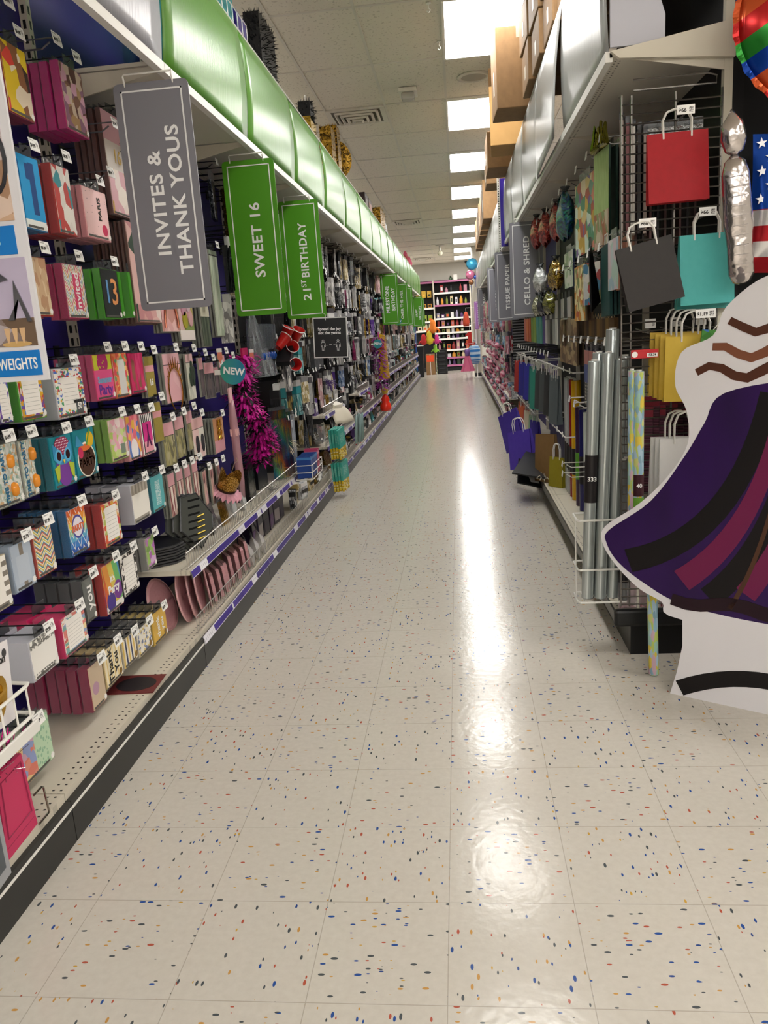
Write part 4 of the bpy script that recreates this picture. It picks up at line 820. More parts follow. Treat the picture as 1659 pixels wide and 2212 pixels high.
# goods on the upper shelf of the second bay
def pouch(x,y,z,w,h,t,mat,label,yaw,tiltx=0,name='film_pouch',cat='film pouch'):
    o=thing(name,label,cat,(x,y,z),(0,tiltx,yaw)); mb=MB()
    mb.sheet(lambda u,v:(t*math.sin(PI*u)*math.sin(PI*min(1,v*1.1+.05))**.7,(u-.5)*w,v*h),8,8); mb.sheet(lambda u,v:(-t*math.sin(PI*u)*math.sin(PI*min(1,v*1.1+.05))**.7,(.5-u)*w,v*h),8,8)
    mb.build('pouch',mat,o,smooth=True); MB().box(-.002,.002,-w/2,w/2,h,h+.025).build('header_seal',HANGTAB,o); return o
SILVF=foil('#B9BABC',.2,35,.6); BLKF=foil('#2A2B2E',.2,30,.5); GOLDF=foil('#B08A3A',.22,35,.5); HOLO=P('holographic_film',lambda t:t.mix(t.m('GREATER_THAN',t.noise(t.comb(t.m('MULTIPLY',t.u,9.0),t.m('MULTIPLY',t.v,2.0)),2.0),.52),t.ramp(t.m('FRACT',t.m('ADD',t.m('MULTIPLY',t.v,1.3),t.m('MULTIPLY',t.u,.8))),['#3A4A7A','#3E8AA8','#5FB47A','#C9C24A','#D97A3A','#8A3A5A','#3A4A7A'],False),'#6A6E78'),rough=.18,metal=.8)
for i,(y,m_,c) in enumerate(((2.44,SILVF,'silver'),(2.62,GOLDF,'gold'),(2.80,clear('#DADCDC',.5,.1),'clear'),(3.0,clear('#E4E6E6',.6,.1),'cloudy clear'))):
    pouch(-1.2,y,.447,.13,.13,.02,m_,'%s film pouch leaning behind the wire fence, %s from the black trays'%(c,ORD[i]),rnd.uniform(-.3,.3),-.15)
o=thing('gold_bow','gold star-loop foil bow lying behind the pouches','bow',(-1.33,2.55,.447))
mb=MB()
for k in range(14):
    a=2*PI*k/14; mb.tube([(0,0,.03),(.05*math.cos(a),.05*math.sin(a),.07+.02*(k%3)),(.09*math.cos(a),.09*math.sin(a),.04),(.03*math.cos(a),.03*math.sin(a),.02)],.006,4)
mb.build('loops',foil('#B08A2E',.2,12,.2),o)
o=thing('centrepiece_box','black transparent boxed centrepiece on the second bay shelf','boxed centrepiece',(-1.22,3.28,.447),(0,0,.1))
MB().box(-.1,0,-.11,.11,.0,.24).build('case',clear('#16181A',.6,.06),o); MB().box(-.09,-.01,-.1,.1,.01,.16).build('black_insert',M('#131416',.4),o); MB().box(-.095,.001,-.105,.105,.0,.03).build('base_card',BLKS,o)
for k in range(5): MB().box(-.006,-.004,-.09+.04*k,-.075+.04*k,.13,.22).build('stick',M('#55585C',.3),o)
o=thing('centrepiece_box','open dark box behind the holographic bags','boxed centrepiece',(-1.24,3.62,.447),(0,0,-.1))
MB().box(-.14,0,-.09,.09,0,.22).build('case',M('#141518',.3),o); MB().box(-.14,0,-.09,.09,.22,.235).build('lid',M('#24262A',.3),o)
for i in range(3):
    pouch(-1.17,3.90+.13*i,.455,.17,.47-.03*i,.025,HOLO if i<2 else streak_film('#B8BEC8',.2,.9,10),('rainbow-sheen film bag left of the blue boxes','second rainbow-sheen film bag left of the blue boxes','crinkled clear film bag left of the blue boxes')[i],-.55,.0,'film_bag','film bag')
o=thing('tinsel_tuft','silver tinsel tuft on the shelf beside the black centrepiece','tinsel',(-1.15,3.48,.45)); mb=MB()
for k in range(40):
    d=Vector((rnd.uniform(-1,1),rnd.uniform(-1,1),rnd.uniform(.2,1.2))).normalized()*rnd.uniform(.03,.08); mb.tube([(0,0,.0),d],.0014,3)
mb.build('strands',SILVF,o)
# base deck: pink oval platters and pouches
pm=P('pink_foil_platter',lambda t:t.mix(t.noise(t.vec,14.0,4.0),'#B98088','#CFA0A4'),rough=.3,metal=.25)
def platter(x,y,z,a,b,tilt,yaw,label):
    o=thing('oval_platter',label,'platter',(x,y,z),(0,tilt,yaw))
    MB().sheet(lambda u,v:(-.012*(1-v)**2+.001,a*v*math.cos(2*PI*u),b+b*v*math.sin(2*PI*u)),32,6).build('plate',pm,o,smooth=True).modifiers.new('s','SOLIDIFY').thickness=.003
    MB().tube([(.001,a*math.cos(2*PI*k/32),b+b*math.sin(2*PI*k/32)) for k in range(32)],.004,5,True).build('rim',M('#D2A5A8',.3,.2),o)
for i,(x,y,yaw,t_) in enumerate(((-1.25,1.83,-.15,-.3),(-1.20,1.93,.1,-.14),(-1.185,1.98,.25,-.12),(-1.17,2.05,.2,-.12),(-1.165,2.13,.4,-.1))):
    platter(x,y,.158,.10,.12,t_,yaw,'pink oval foil platter standing on the base deck, %s from the near end'%ORD[i])
for i in range(9):
    o=thing('pink_plate_pack','pink plate pack standing behind the base fence, %s after the platters'%ORD[i],'plate pack',(-1.18+.008*(i%3),2.20+.072*i,.166),(0,-.12,.55+.06*(i%2)))
    h=.15-.005*(i%4); MB().prism([(-.055,0),(.055,0),(.062,h*.9),(.05,h),(-.05,h),(-.062,h*.9)],0,.016,YZ).build('plates',pm,o); MB().box(-.001,.018,-.06,.06,-.001,h+.004).build('wrap',SLEEVE,o)
for i in range(3): pouch(-1.14,2.82+.13*i,.157,.14,.15,.03,clear('#E6E2E0',.55,.08),'crumpled clear pouch behind the base fence, %s after the pink plates'%ORD[i],.4,-.2)
o=thing('gold_striped_box','olive and gold striped pack at the back of the base deck','boxed pack',(-1.25,2.75,.157),(0,0,.1)); MB().box(-.04,0,-.1,.1,0,.2).build('box_body',p_stripes('olive_gold_bars',['#6E6A4A','#8E8454','#3E3A30','#A09058'],7),o); MB().box(0,.002,-.06,.06,.15,.18).build('label_strip',CARD,o)
for i in range(6):
    o=thing('boxed_tableware','dark violet boxed tableware pack, %s along the back of the base deck'%ORD[i],'boxed tableware',(-1.22,3.22+.15*i,.157),(0,0,rnd.uniform(-.1,.1)))
    MB().box(-.1,0,-.065,.065,0,.16+.02*(i%2)).build('box_body',M(('#241830','#2A2036','#1A1622')[i%3],.3),o); MB().box(0,.002,-.05,.05,.02,.1).build('label_panel',M(('#6A3F7A','#B8AEB0','#3A3046')[i%3],.4),o)
# wire basket of blue and pink boxes clipped to the shelf edge
o=thing('clip_basket','white wire clip basket on the shelf edge holding blue boxes','clip basket',(-1.015,4.12,.43))
f=MB()
for z in (.0,.05,.1): f.tube([(-.07,-.2,z),(.05,-.2,z),(.05,.2,z),(-.07,.2,z)],.003,5)
for y in (-.2,0,.2): f.tube([(.05,y,.0),(.05,y,.1)],.0025,5)
f.tube([(-.07,-.2,.0),(-.07,.2,.0)],.003,5); f.build('wire',WWIRE,o)
for j in range(2): MB().box(.052,.054,.0+.06*j,.05+.06*j,-.05,-.01).build('price_tag',TAGM,o,label='white price tag')
for i in range(8):
    b=i<6; o=thing('slim_box',('slim blue box in the clip basket, %s from the near side'%ORD[i]) if b else ('slim raspberry box in the clip basket, %s behind the blue ones'%ORD[i-6]),'slim box',(-1.015,3.95+.044*i if b else 3.955+.044*i,.437),(-.12,0,0))
    MB().box(-.06,.04,-.015,.015,0,.15 if b else .165).build('box_body',M('#1E3F86' if b else '#B03A62',.35),o); MB().box(-.061,.041,-.016,.016,.128,.145).build('label_band',M('#3E78B4' if b else '#D98AA0',.4),o)
# hanging strips of teal and yellow packets
def strip_packs(x,y,z,n,label):
    o=thing('clip_strip',label,'clip strip',(x,y,z)); MB().box(-.001,.001,-.012,.012,-.62,.0).build('strip',clear('#D0D0CC',.5),o); return o
strip_packs(-1.035,5.36,.66,4,'clear clip strip hanging from the shelf edge')
for i in range(2):
    for j in range(4):
        o=thing('hanging_packet','teal and yellow packet, %s %s of its hanging strip'%(('front','second','third','rear')[j],('at the top','at the bottom')[i]),'hanging packet',(-1.03+.024*(3-j),5.34+.02*i,.36-.29*i),(rnd.uniform(-.06,.06)+.1,0,-.2))
        MB().prism([(-.075,.0),(.075,.0),(.08,.1),(-.08,.1)],-.008,.008,YZ).build('yellow_pouch',P('yellow_confetti_bag',lambda t:t.cells(['#D9B82E','#E2CA4A','#C9A024','#E9DDA0','#8A6A1E'],12,9),rough=.25),o)
        MB().box(-.009,.010,-.08,.08,.1,.26).build('teal_header',P('teal_header',lambda t:t.mix(t.m('MULTIPLY',t.inrect(.2,.8,.25,.75),t.m('GREATER_THAN',t.noise(t.vec,26.0),.56)),'#3FA394','#BFE0D4'),rough=.4),o)
# clear flared pouch of glasses with blue balls
o=thing('glass_set','clear flared bag of plastic glasses with blue bulbs','glassware bag',(-1.2,3.75,1.17),(0,0,0))
MB().sheet(lambda u,v:((.04+.10*(1-v))*math.cos(2*PI*u)*.6,(.04+.22*(1-v))*math.sin(2*PI*u)-.20*v,.40*v),24,8).build('bag',streak_film('#B4BABE',.05,.7,18),o,smooth=True)
for k in range(5):
    y=-.15+.075*k; g_=MB(); Mx=Matrix.Translation((.05,y,.0)); g_.lathe([(.024,0),(.024,.005),(.004,.01),(.004,.09)],12,Mx); g_.lathe([(.004,.165),(.02,.18),(.026,.3),(.024,.33)],12,Mx,cap=False); g_.build('wine_glass',clear('#5A6066',.4,.05),o,smooth=True)
    MB().lathe([(.001,.1),(.013,.108),(.018,.127),(.013,.146),(.001,.154)],12,Mx).build('blue_bulb',M('#163F8A',.1),o,smooth=True)
MB().box(.0,.004,-.28,-.12,.36,.5).build('header_card',M('#101113',.4),o)
# red cup cluster
o=thing('cup_pack','cluster of red plastic cups tied with a black band','cup pack',(-1.16,4.3,1.28))
for i,(dy,dz,ax) in enumerate(((-.10,.06,.5),(.0,.1,1.3),(.06,.02,2.3),(.02,-.06,2.8),(.09,.09,1.6))):
    Mx=Matrix.Translation((.02*i-.03,dy,dz))@Matrix.Rotation(ax-1.2,4,'X')@Matrix.Rotation(.5,4,'Y')
    MB().lathe([(.028,0),(.045,.11),(.047,.112),(.042,.11),(.026,.004)],18,Mx,cap=False).build('cup',M('#B8201E',.25),o,smooth=True); MB().lathe([(.047,.108),(.049,.112),(.046,.114)],18,Mx,cap=False).build('rim',WHITE,o)
MB().box(-.05,.05,-.12,.12,.0,.035,M=Matrix.Rotation(.6,4,'X')).build('black_band',M('#1C1C1E',.35),o)
# ------------------------------------------------------------------ the long left run of pegs
def pal_mat(key,kind,cols,**k):
    if kind=='head': return p_head('far_'+key,cols[0],cols[1:],.74,5,5,**k)
    if kind=='cells': return p_cells('far_'+key,cols,5,7,**k)
    if kind=='str': return p_stripes('far_'+key,cols,6,**k)
    return foil(cols[0],.22,30,.6)
POOL=[('black and silver',pal_mat('bs','head',['#121214','#A4A6AA','#4A4C50','#D9DADC','#18191C'])),('silver foil',pal_mat('sf','foil',['#B0B2B6'])),('black and gold',pal_mat('bg','head',['#161416','#3A3228','#A88A42','#181614','#6A5630'])),
 ('white and grey',pal_mat('wg','cells',['#D2D0CC','#A8A6A4','#E2E0DC','#7E7C7C'])),('black glossy',pal_mat('bk','cells',['#0C0C0E','#141417','#202024','#101013'])),('grey printed',pal_mat('gp','head',['#DEDCD8','#5A585A','#9A9896','#3A3A3E','#D9D6D0'])),
 ('cream and gold',pal_mat('cg','cells',['#D8CDB4','#B09A62','#E4DCCB','#8E8058'])),('striped black and white',pal_mat('st','str',['#1E1E20','#D9D7D4'])),('charcoal',pal_mat('ch','head',['#18181B','#101012','#38383C','#141416','#4A4A4E'])),
 ('silver and white',pal_mat('sw','head',['#E4E2DF','#A9AAAE','#C4C5C8','#86888C','#D9D8D6'])),('deep black',pal_mat('dk','head',['#0E0E10','#161618','#0C0C0E','#222225','#111113'])),('black and clear',pal_mat('bc','str',['#101012','#3A3C40','#141416','#8A8C90'])),('dark gold foil',pal_mat('gf','foil',['#96783A'])),('black foil',pal_mat('bf','foil',['#2E3036']))]
ACC=[('teal',pal_mat('te','head',['#2E8A92','#5A9EA0','#2A6A70','#A8C4C0'])),('deep magenta',pal_mat('ma','head',['#8E1F56','#5A2040','#A8406E','#3A1A2A'])),('rosy pink',pal_mat('ro','cells',['#C99A9E','#D9B4B4','#A87A7E','#E2CCC8'])),('violet',pal_mat('vi','head',['#4A2A7A','#6A4A92','#2A1A4A','#8A76A8'])),('blue printed',pal_mat('bl','cells',['#3A5A8A','#7A8EA8','#24344E','#B0B8C4']))]
def hanging_parts(kind,w,h,t,mat,hd,o):
    if kind=='party packet' or kind=='long packet':
        link('bag',bx(-t,0,-w/2,w/2,0,h,mat,'bag'),o); link('header_card',bx(-t*.6,.002,-w/2,w/2,h,h+.045,hd,'header_card'),o)
    elif kind=='tassel pack':
        k=('tas',round(w,2),round(h,2),mat.name)
        if k not in BM:
            mb=MB()
            for i in range(12):
                y=-w/2+w*(i+.5)/12; d=.012*math.sin(i*2.3); mb.tube([(d*.3,y*.55,h),(d,y*.9,h*.5),(d*1.6,y*1.1+.008*math.sin(i*5),0)],[.005,.006,.003],4)
            BM[k]=mb.mesh('strands',mat)
        link('strands',BM[k],o); link('header_card',bx(-.003,.003,-w*.35,w*.35,h-.01,h+.05,hd,'header_card'),o)
    elif kind=='spray':
        k=('spr',round(w,2),mat.name)
        if k not in BM:
            mb=MB(); r2=random.Random(3)
            for i in range(46):
                d=Vector((r2.uniform(-.4,1),r2.uniform(-1,1),r2.uniform(-.9,.9))).normalized()*w*r2.uniform(.6,1.1); mb.tube([(0,0,h*.5),Vector((0,0,h*.5))+d*.6+Vector((0,0,.01)),Vector((0,0,h*.5))+d-Vector((0,0,.02))],[.003,.0025,.001],3)
            BM[k]=mb.mesh('spikes',mat)
        link('spikes',BM[k],o); link('stem',bx(-.004,.004,-.004,.004,h*.5,h+.04,hd,'stem'),o)
HDS=[M('#1B1B1D',.4),M('#DAD8D5',.45),M('#8C8B8E',.45),M('#4E4C50',.4),M('#B8B6B4',.4)]
def far_item(i,j,row,x,y,ztop,side,runname,bayname,pool,accp=.1):
    kind=rnd.choices(['party packet','long packet','tassel pack','spray'],[.62,.24,.10,.04])[0]
    w={'party packet':rnd.uniform(.10,.155),'long packet':rnd.uniform(.06,.09),'tassel pack':.10,'spray':.10}[kind]; h={'party packet':rnd.choice([.17,.2,.23]),'long packet':rnd.choice([.26,.3]),'tassel pack':.24,'spray':.2}[kind]
    w=round(w,2); t=rnd.choice([.02,.04,.07])
    col,mat=rnd.choice(ACC) if rnd.random()<accp else rnd.choice(pool)
    lab='%s %s, %s row down, %s peg, %s bay on the %s'%(col,kind,ORD[row],ORD[j],ORD[i],runname)
    o=thing(kind.replace(' ','_') if kind!='spray' else 'tinsel_spray',lab,kind,(x,y,ztop-h-.045),(0,0,(0 if side>0 else PI)+rnd.uniform(-.3,.3)),'packets on the %s pegs'%runname)
    hanging_parts(kind,w,h,t,mat,rnd.choice(HDS),o)
    return o
rows=[2.30,1.97,1.66,1.37,1.08,.80]
for i in range(1,8):
    for r_,zt in enumerate(rows):
        for j in range(7):
            y=BY0+BAY*i+.09+j*.168
            if i==1 and r_ in (3,4) and y<4.1 : continue
            if i==1 and r_==2 and 3.4<y<4.0: continue
            if y<3.22 and r_>=2: continue
            if rnd.random()<.05 or (r_==5 and i%2==1 and i!=1): continue
            if i==1 and r_==5 and y<4.0: continue
            x=-1.2+rnd.uniform(-.05,.05)
            far_item(i,j,r_,x,y,zt+rnd.uniform(-.02,.02),1,'left',None,POOL,.12)
            peg(-1.5,y,zt+.058,x+1.5+.03,'black peg with white tag, %s row, %s place in the %s bay on the left'%(ORD[r_],ORD[j],ORD[i]),None,mat=BLKW,tw=.04,th=.034,group='tagged pegs down the left run')
# a few earlier top-row packs above the second bay
for j in range(5):
    y=2.05+j*.2; far_item(0,j,0,-1.28,y,2.28,1,'left',None,POOL,.05)
# the rest of the run: more than three hundred further packets, too small to single out
def far_mass(name,x,y0,y1,rows,side,pool,step,seed,label,zmin=.95):
    r2=random.Random(seed); mats=[m_ for _,m_ in pool]+[WHITE]; mb=MB()
    y=y0
    while y<y1:
        for zt in rows:
            w=r2.uniform(.08,.15); h=min(r2.uniform(.16,.3),zt-.03-zmin); xx=x+r2.uniform(-.05,.05); t_=r2.uniform(.02,.07); mi=r2.randrange(len(pool))
            Mx=Matrix.Translation((xx,y+r2.uniform(-.02,.02),zt-h-.03))@Matrix.Rotation(r2.uniform(-.35,.35),4,'Z')
            mb.box(-t_/2,t_/2,-w/2,w/2,0,h,mi,Mx); mb.box(-.003,.003,-w/2,w/2,h,h+.035,r2.randrange(len(pool)),Mx)
            mb.box(xx+side*.06-.001,xx+side*.06+.001,y-.018,y+.018,zt-.03,zt,len(pool))
        y+=step
    o=mb.build(name,mats); tag(o,label,'packets'); o['kind']='stuff'; return o
far_mass('far_packets',-1.2,BY0+BAY*8+.05,BY0+BAY*16.9,rows[:5],1,POOL+ACC[:3],.168,11,'mixed party packets filling the pegs at the far end of the left run')
# shelf goods along the left run
def shelf_item(x,y,z,kind,col,mat,label,group,side=1):
    o=thing(kind.replace(' ','_'),label,kind,(x,y,z),(0,0,(0 if side>0 else PI)+rnd.uniform(-.22,.22)),group)
    if kind=='plate pack':
        k=('pp',mat.name)
        if k not in BM: BM[k]=MB().lathe([(.02,-.03),(.085,-.03),(.09,-.015),(.09,.03),(.02,.03)],16,Matrix.Translation((-.03,0,.105))@Matrix.Rotation(PI/2-.25,4,'Y')).mesh('plates',mat)
        link('plates',BM[k],o); link('wrap_label',bx(.012,.014,-.03,.03,.02,.07,HDS[1],'wrap_label'),o)
    elif kind=='cup sleeve':
        k=('cs',mat.name)
        if k not in BM: BM[k]=MB().lathe([(.03,0),(.042,.09),(.044,.092),(.044,.1),(.046,.102),(.046,.11),(.048,.112),(.048,.15),(.05,.155),(.045,.155)],14).mesh('cups',mat)
        link('cups',BM[k],o,(-.05,0,0)); link('wrap_label',bx(-.006,-.003,-.02,.02,.03,.09,HDS[2],'wrap_label'),o)
    elif kind=='boxed set':
        link('box_body',bx(-.1,0,-.06,.06,0,.15,mat,'box_body'),o); link('label_panel',bx(0,.002,-.045,.045,.03,.11,HDS[1],'label_panel'),o)
    elif kind=='napkin pack':
        link('napkins',bx(-.05,0,-.065,.065,0,.13,mat,'napkins'),o); link('wrap_label',bx(0,.002,-.065,.065,.05,.075,HDS[0],'wrap_label'),o)
    else:
        k=('bowl',mat.name)
        if k not in BM: BM[k]=MB().lathe([(.03,0),(.035,.006),(.075,.05),(.085,.075),(.08,.074),(.03,.012)],18).mesh('bowl',mat)
        link('bowl',BM[k],o,(-.07,0,0)); link('rim',MB().lathe([(.083,.073),(.087,.078),(.082,.079)],18,cap=False).mesh('rim',HDS[4]) if ('rim',) not in BM else BM[('rim',)],o,(-.07,0,0))
    return o
SHN=['base deck','middle shelf','upper shelf']
for i in range(2,8):
    for lv,z in enumerate((.1545,.4455,.7205)):
        if (i==2 and lv>0) or (i%2==0 and lv==2): continue
        for j in range(7):
            y=BY0+BAY*i+.09+.168*j+rnd.uniform(-.015,.015); kind=rnd.choices(['plate pack','cup sleeve','boxed set','napkin pack','serving bowl'],[.3,.2,.2,.2,.1])[0]
            col,mat=rnd.choice(POOL) if rnd.random()<.93 else rnd.choice(ACC)
            shelf_item(-1.18+rnd.uniform(-.02,.01),y,z,kind,col,mat,'%s %s, %s along the %s, %s left bay'%(col,kind,ORD[j],SHN[lv],ORD[i]),'tableware on the left shelves')
def shelf_mass(name,x,y0,y1,zs,pool,seed,label,step=.15,hmax=.2):
    r2=random.Random(seed); mb=MB(); y=y0
    while y<y1:
        for z in zs:
            h=min(r2.uniform(.08,.2),hmax); w=r2.uniform(.08,.13); Mx=Matrix.Translation((x+r2.uniform(-.02,.02),y,z))@Matrix.Rotation(r2.uniform(-.3,.3),4,'Z'); mi=r2.randrange(len(pool))
            if r2.random()<.4: mb.lathe([(w*.3,0),(w*.45,h*.9),(w*.47,h)],8,Mx,mi)
            else: mb.box(-.04,.04,-w/2,w/2,0,h,mi,Mx)
        y+=step
    o=mb.build(name,[m_ for _,m_ in pool]); tag(o,label,'tableware'); o['kind']='stuff'
shelf_mass('far_tableware',-1.23,BY0+BAY*8+.05,BY0+BAY*16.9,(.1545,.4455,.7205),POOL+ACC[:2],5,'mixed wrapped tableware on the shelves at the far end of the left run')
# goods that stick out into the aisle further down
o=thing('tablecover_roll','cream folded table cover drooping off the middle shelf','table cover',(-1.14,6.1,.735),(0,.35,-.45)); MB().sheet(lambda u,v:(.17*v,(u-.5)*.26*(1+.2*v),.03*math.sin(PI*u)*(1-v)-.10*v*v+.008*math.sin(9*u)),10,8).build('cover',M('#D9D0BC',.5),o,smooth=True).modifiers.new('s','SOLIDIFY').thickness=.008
MB().box(-.02,.06,-.07,.07,.005,.045).build('folded_end',M('#EDE6D8',.5),o)
for i in range(4):
    o=thing('glove_pack','pale teal gloved-hand pack hanging from the shelf edge, %s of four'%ORD[i],'hanging pack',(-1.05+.03*(i%2),6.75+.12*i,.28),(.12*(i-1.5),.12,0)); mb=MB()
    for k in range(5): mb.tube([(0,-.02+.01*k,.3),(.01,-.03+.015*k,.12),(.02,-.06+.03*k,0)],[.012,.014,.008],5)
    mb.build('fingers',clear('#8FA8A4',.7,.2),o,smooth=True); MB().lathe([(.001,-.012),(.01,0),(.001,.012)],8,Matrix.Translation((.02,0,0))).build('red_tip',M('#C23A3A',.3),o); MB().box(-.002,.002,-.03,.03,.29,.34).build('header_card',HDS[1],o)
o=thing('red_bell_toy','bright red bell-shaped toy hanging at the shelf edge far down','toy',(-1.02,10.2,.28)); MB().lathe([(.07,0),(.085,.03),(.08,.09),(.05,.13),(.065,.17),(.04,.22),(.001,.25)],16).build('bell',M('#E0321E',.3),o,smooth=True); MB().lathe([(.04,.25),(.05,.3),(.001,.34)],12).build('yellow_top',M('#D9B43A',.4),o,smooth=True)
o=thing('yellow_pennant','tall yellow pennant on the boa rack, beside the second NEW flag','pennant',(-1.02,10.3,.72),(.1,0,0)); MB().prism([(-.08,0),(.08,.03),(.05,.65),(-.05,.68)],-.01,.01,XZ).build('pennant_face',M('#E2B71E',.35),o); MB().box(-.07,.03,-.02,.012,.45,.55).build('orange_label',M('#C2481E',.4),o)
o=thing('feather_boa','purple feather boa behind the yellow pennant','feather boa',(-1.05,10.1,.6)); mb=MB()
for k in range(260):
    z=rnd.uniform(0,.75); a=rnd.uniform(0,2*PI); feather(mb,Vector((.05*math.cos(a),.09*math.sin(a)-.06*z,z)),Vector((math.cos(a),math.sin(a),rnd.uniform(-1,.2))),.09,.012,.01)
mb.build('feathers',M('#8A1E86',.6),o); MB().box(-.005,.005,-.04,.04,.74,.82).build('header_card',M('#B8208A',.4),o)
# ------------------------------------------------------------------ things stored on top of the left run
def tinsel_block(o,name,boxes,mat,nspike,L=.03,w=.0035):
    mb=MB()
    for (x0,x1,y0,y1,z0,z1) in boxes:
        mb.box(x0,x1,y0,y1,z0,z1)
        for k in range(nspike):
            f=rnd.randrange(5); p=[rnd.uniform(x0,x1),rnd.uniform(y0,y1),rnd.uniform(z0,z1)]; d=[rnd.uniform(-.5,.5) for _ in range(3)]
            if f==0: p[0]=x1; d[0]=1
            elif f==1: p[1]=y0; d[1]=-1
            elif f==2: p[2]=z1; d[2]=1
            elif f==3: p[0]=x0; d[0]=-1
            else: p[1]=y1; d[1]=1
            p=Vector(p); d=Vector(d).normalized()*L; s_=d.cross(Vector((.3,.5,.8))).normalized()*w; mb.add([p-s_,p+s_,p+d],[(0,1,2)])
    return mb.build(name,mat,o)
o=thing('wire_basket','teal boxed set in a wire basket on top of the green headers','wire basket',(-1.12,2.95,2.445)); f=MB()
for k in range(9): f.tube([(.07,-.2+.1*k,0),(.07,-.2+.1*k,.72)],.003,4)
for z in (.6,.72): f.tube([(.07,-.2,z),(.07,.6,z)],.004,4)
f.build('wires',WWIRE,o); bevel(MB().box(-.25,.04,-.2,.45,0,.80).build('teal_box',M('#1E8A8E',.4),o)); bevel(MB().box(-.25,.04,.5,.72,0,.78).build('violet_box',M('#3A2A86',.4),o))
o=thing('number_pinata','black tinsel number pinata on top of the green headers','pinata',(-1.12,4.2,2.445)); tinsel_block(o,'tinsel_body',[(-.06,.04,-.15,.28,.62,.98),(-.06,.04,-.15,.0,.0,.62)],M('#0D0D0F',.4),700,.035)
o=thing('paper_doily_stack','pale folded paper fan beside the black tinsel pinata','paper fan',(-1.08,4.75,2.445)); MB().sheet(lambda u,v:(.012*(1 if int(u*20)%2 else -1),.16*(u-.5)*2*v,.62*v),20,4).build('fan_pleats',M('#D8D4CE',.6),o); MB().box(-.015,.015,-.02,.02,0,.03).build('clip',WHITE,o)
o=thing('number_pinata','small gold and black tinsel pinata with a hanging loop','pinata',(-1.1,5.7,2.445)); tinsel_block(o,'tinsel_body',[(-.05,.05,-.12,.14,.0,.74)],foil('#8E7226',.25,60,.4),260,.03); tinsel_block(o,'black_top',[(-.05,.05,-.1,.1,.72,.86)],M('#121214',.4),200,.035); MB().tube([(0,.02*math.cos(k*.7)*1.5,.90+.03*math.sin(k*.7)) for k in range(9)],.003,4,True).build('loop',WHITE,o)
GT=p_glit('gold_tinsel',['#6E5218','#A07A28','#3E2C0C','#C49A3E','#8A6A20'],70,rough=.3,metal=.75)
o=thing('number_pinata','gold tinsel number pinata standing above the green headers','pinata',(-1.08,6.9,2.445)); tinsel_block(o,'tinsel_body',[(-.06,.05,-.3,-.05,0,.9),(-.06,.05,.1,.32,0,1.0)],GT,420,.022)
o=thing('number_pinata','round gold tinsel pinata with a dark hole above the green headers','pinata',(-1.17,7.6,2.445),(0,0,-1.0))
mb=MB(); mb.prism([(.2*math.cos(2*PI*k/20),.80+.2*math.sin(2*PI*k/20)) for k in range(20)],-.05,.05,YZ); mb.box(-.045,.045,-.12,.12,0,.64); mb.build('round_body',GT,o); MB().prism(ell(0,.83,.045,.05),.051,.056,YZ).build('hole',M('#1A1410',.6),o); tinsel_block(o,'tinsel_fringe',[(-.045,.045,-.14,.14,.66,.94)],GT,420,.03); MB().tube([(.05,-.1,.62),(.08,-.11,.55),(.07,-.12,.5)],.004,4).build('black_ribbon',BLKS,o)
for i,(y,c) in enumerate(((9.7,'#2A1A18'),(10.15,'#3A2420'))):
    o=thing('display_box',('dark brown display box on top of the headers','second dark brown display box, edged with bright print')[i],'box',(-1.1,y,2.445)); bevel(MB().box(-.2,.05,-.18,.2,0,.78).build('box_body',M(c,.5),o),.006); MB().box(.05,.053,-.14,.16,.45,.72).build('printed_panel',M(('#4A2A24','#8A4A3A')[i],.4),o)
o=thing('tinsel_garland','gold tinsel garland heaped over the far headers','garland',(-1.08,11.7,2.445)); tinsel_block(o,'tinsel_body',[(-.06,.06,-.35,.45,0,.85)],GT,420,.04)
o=thing('tinsel_tree','small silver tinsel spire above the far headers','tinsel',(-1.14,13.0,2.445)); MB().lathe([(.12,0),(.11,.5),(.06,.85),(.001,1.02)],12).build('spire',foil('#C4C4CC',.2,50,.8),o); MB().lathe([(.13,0),(.13,.03)],12).build('base',WHITE,o)
o=thing('gift_bow','red gathered bow on the far header tops','bow',(-1.22,18.3,2.445)); MB().lathe([(.13,0),(.17,.4),(.21,.7),(.16,.74),(.1,.5)],10).build('bow_loops',M('#A01E22',.4),o); MB().box(-.05,.05,-.05,.05,0,.1).build('knot',M('#7E1518',.4),o)
o=thing('pink_plush','pink plush toy on the far header tops','plush toy',(-1.22,20.6,2.445)); MB().lathe([(.18,0),(.21,.3),(.17,.52),(.12,.6),(.18,.75),(.11,.92),(.001,.95)],14).build('plush_body',M('#D2607E',.8),o,smooth=True); 
for s_ in (-1,1): MB().lathe([(.001,0),(.06,.06),(.04,.18),(.001,.22)],8,Matrix.Translation((0,.1*s_,.85))).build('ear',M('#D2607E',.8),o,smooth=True)
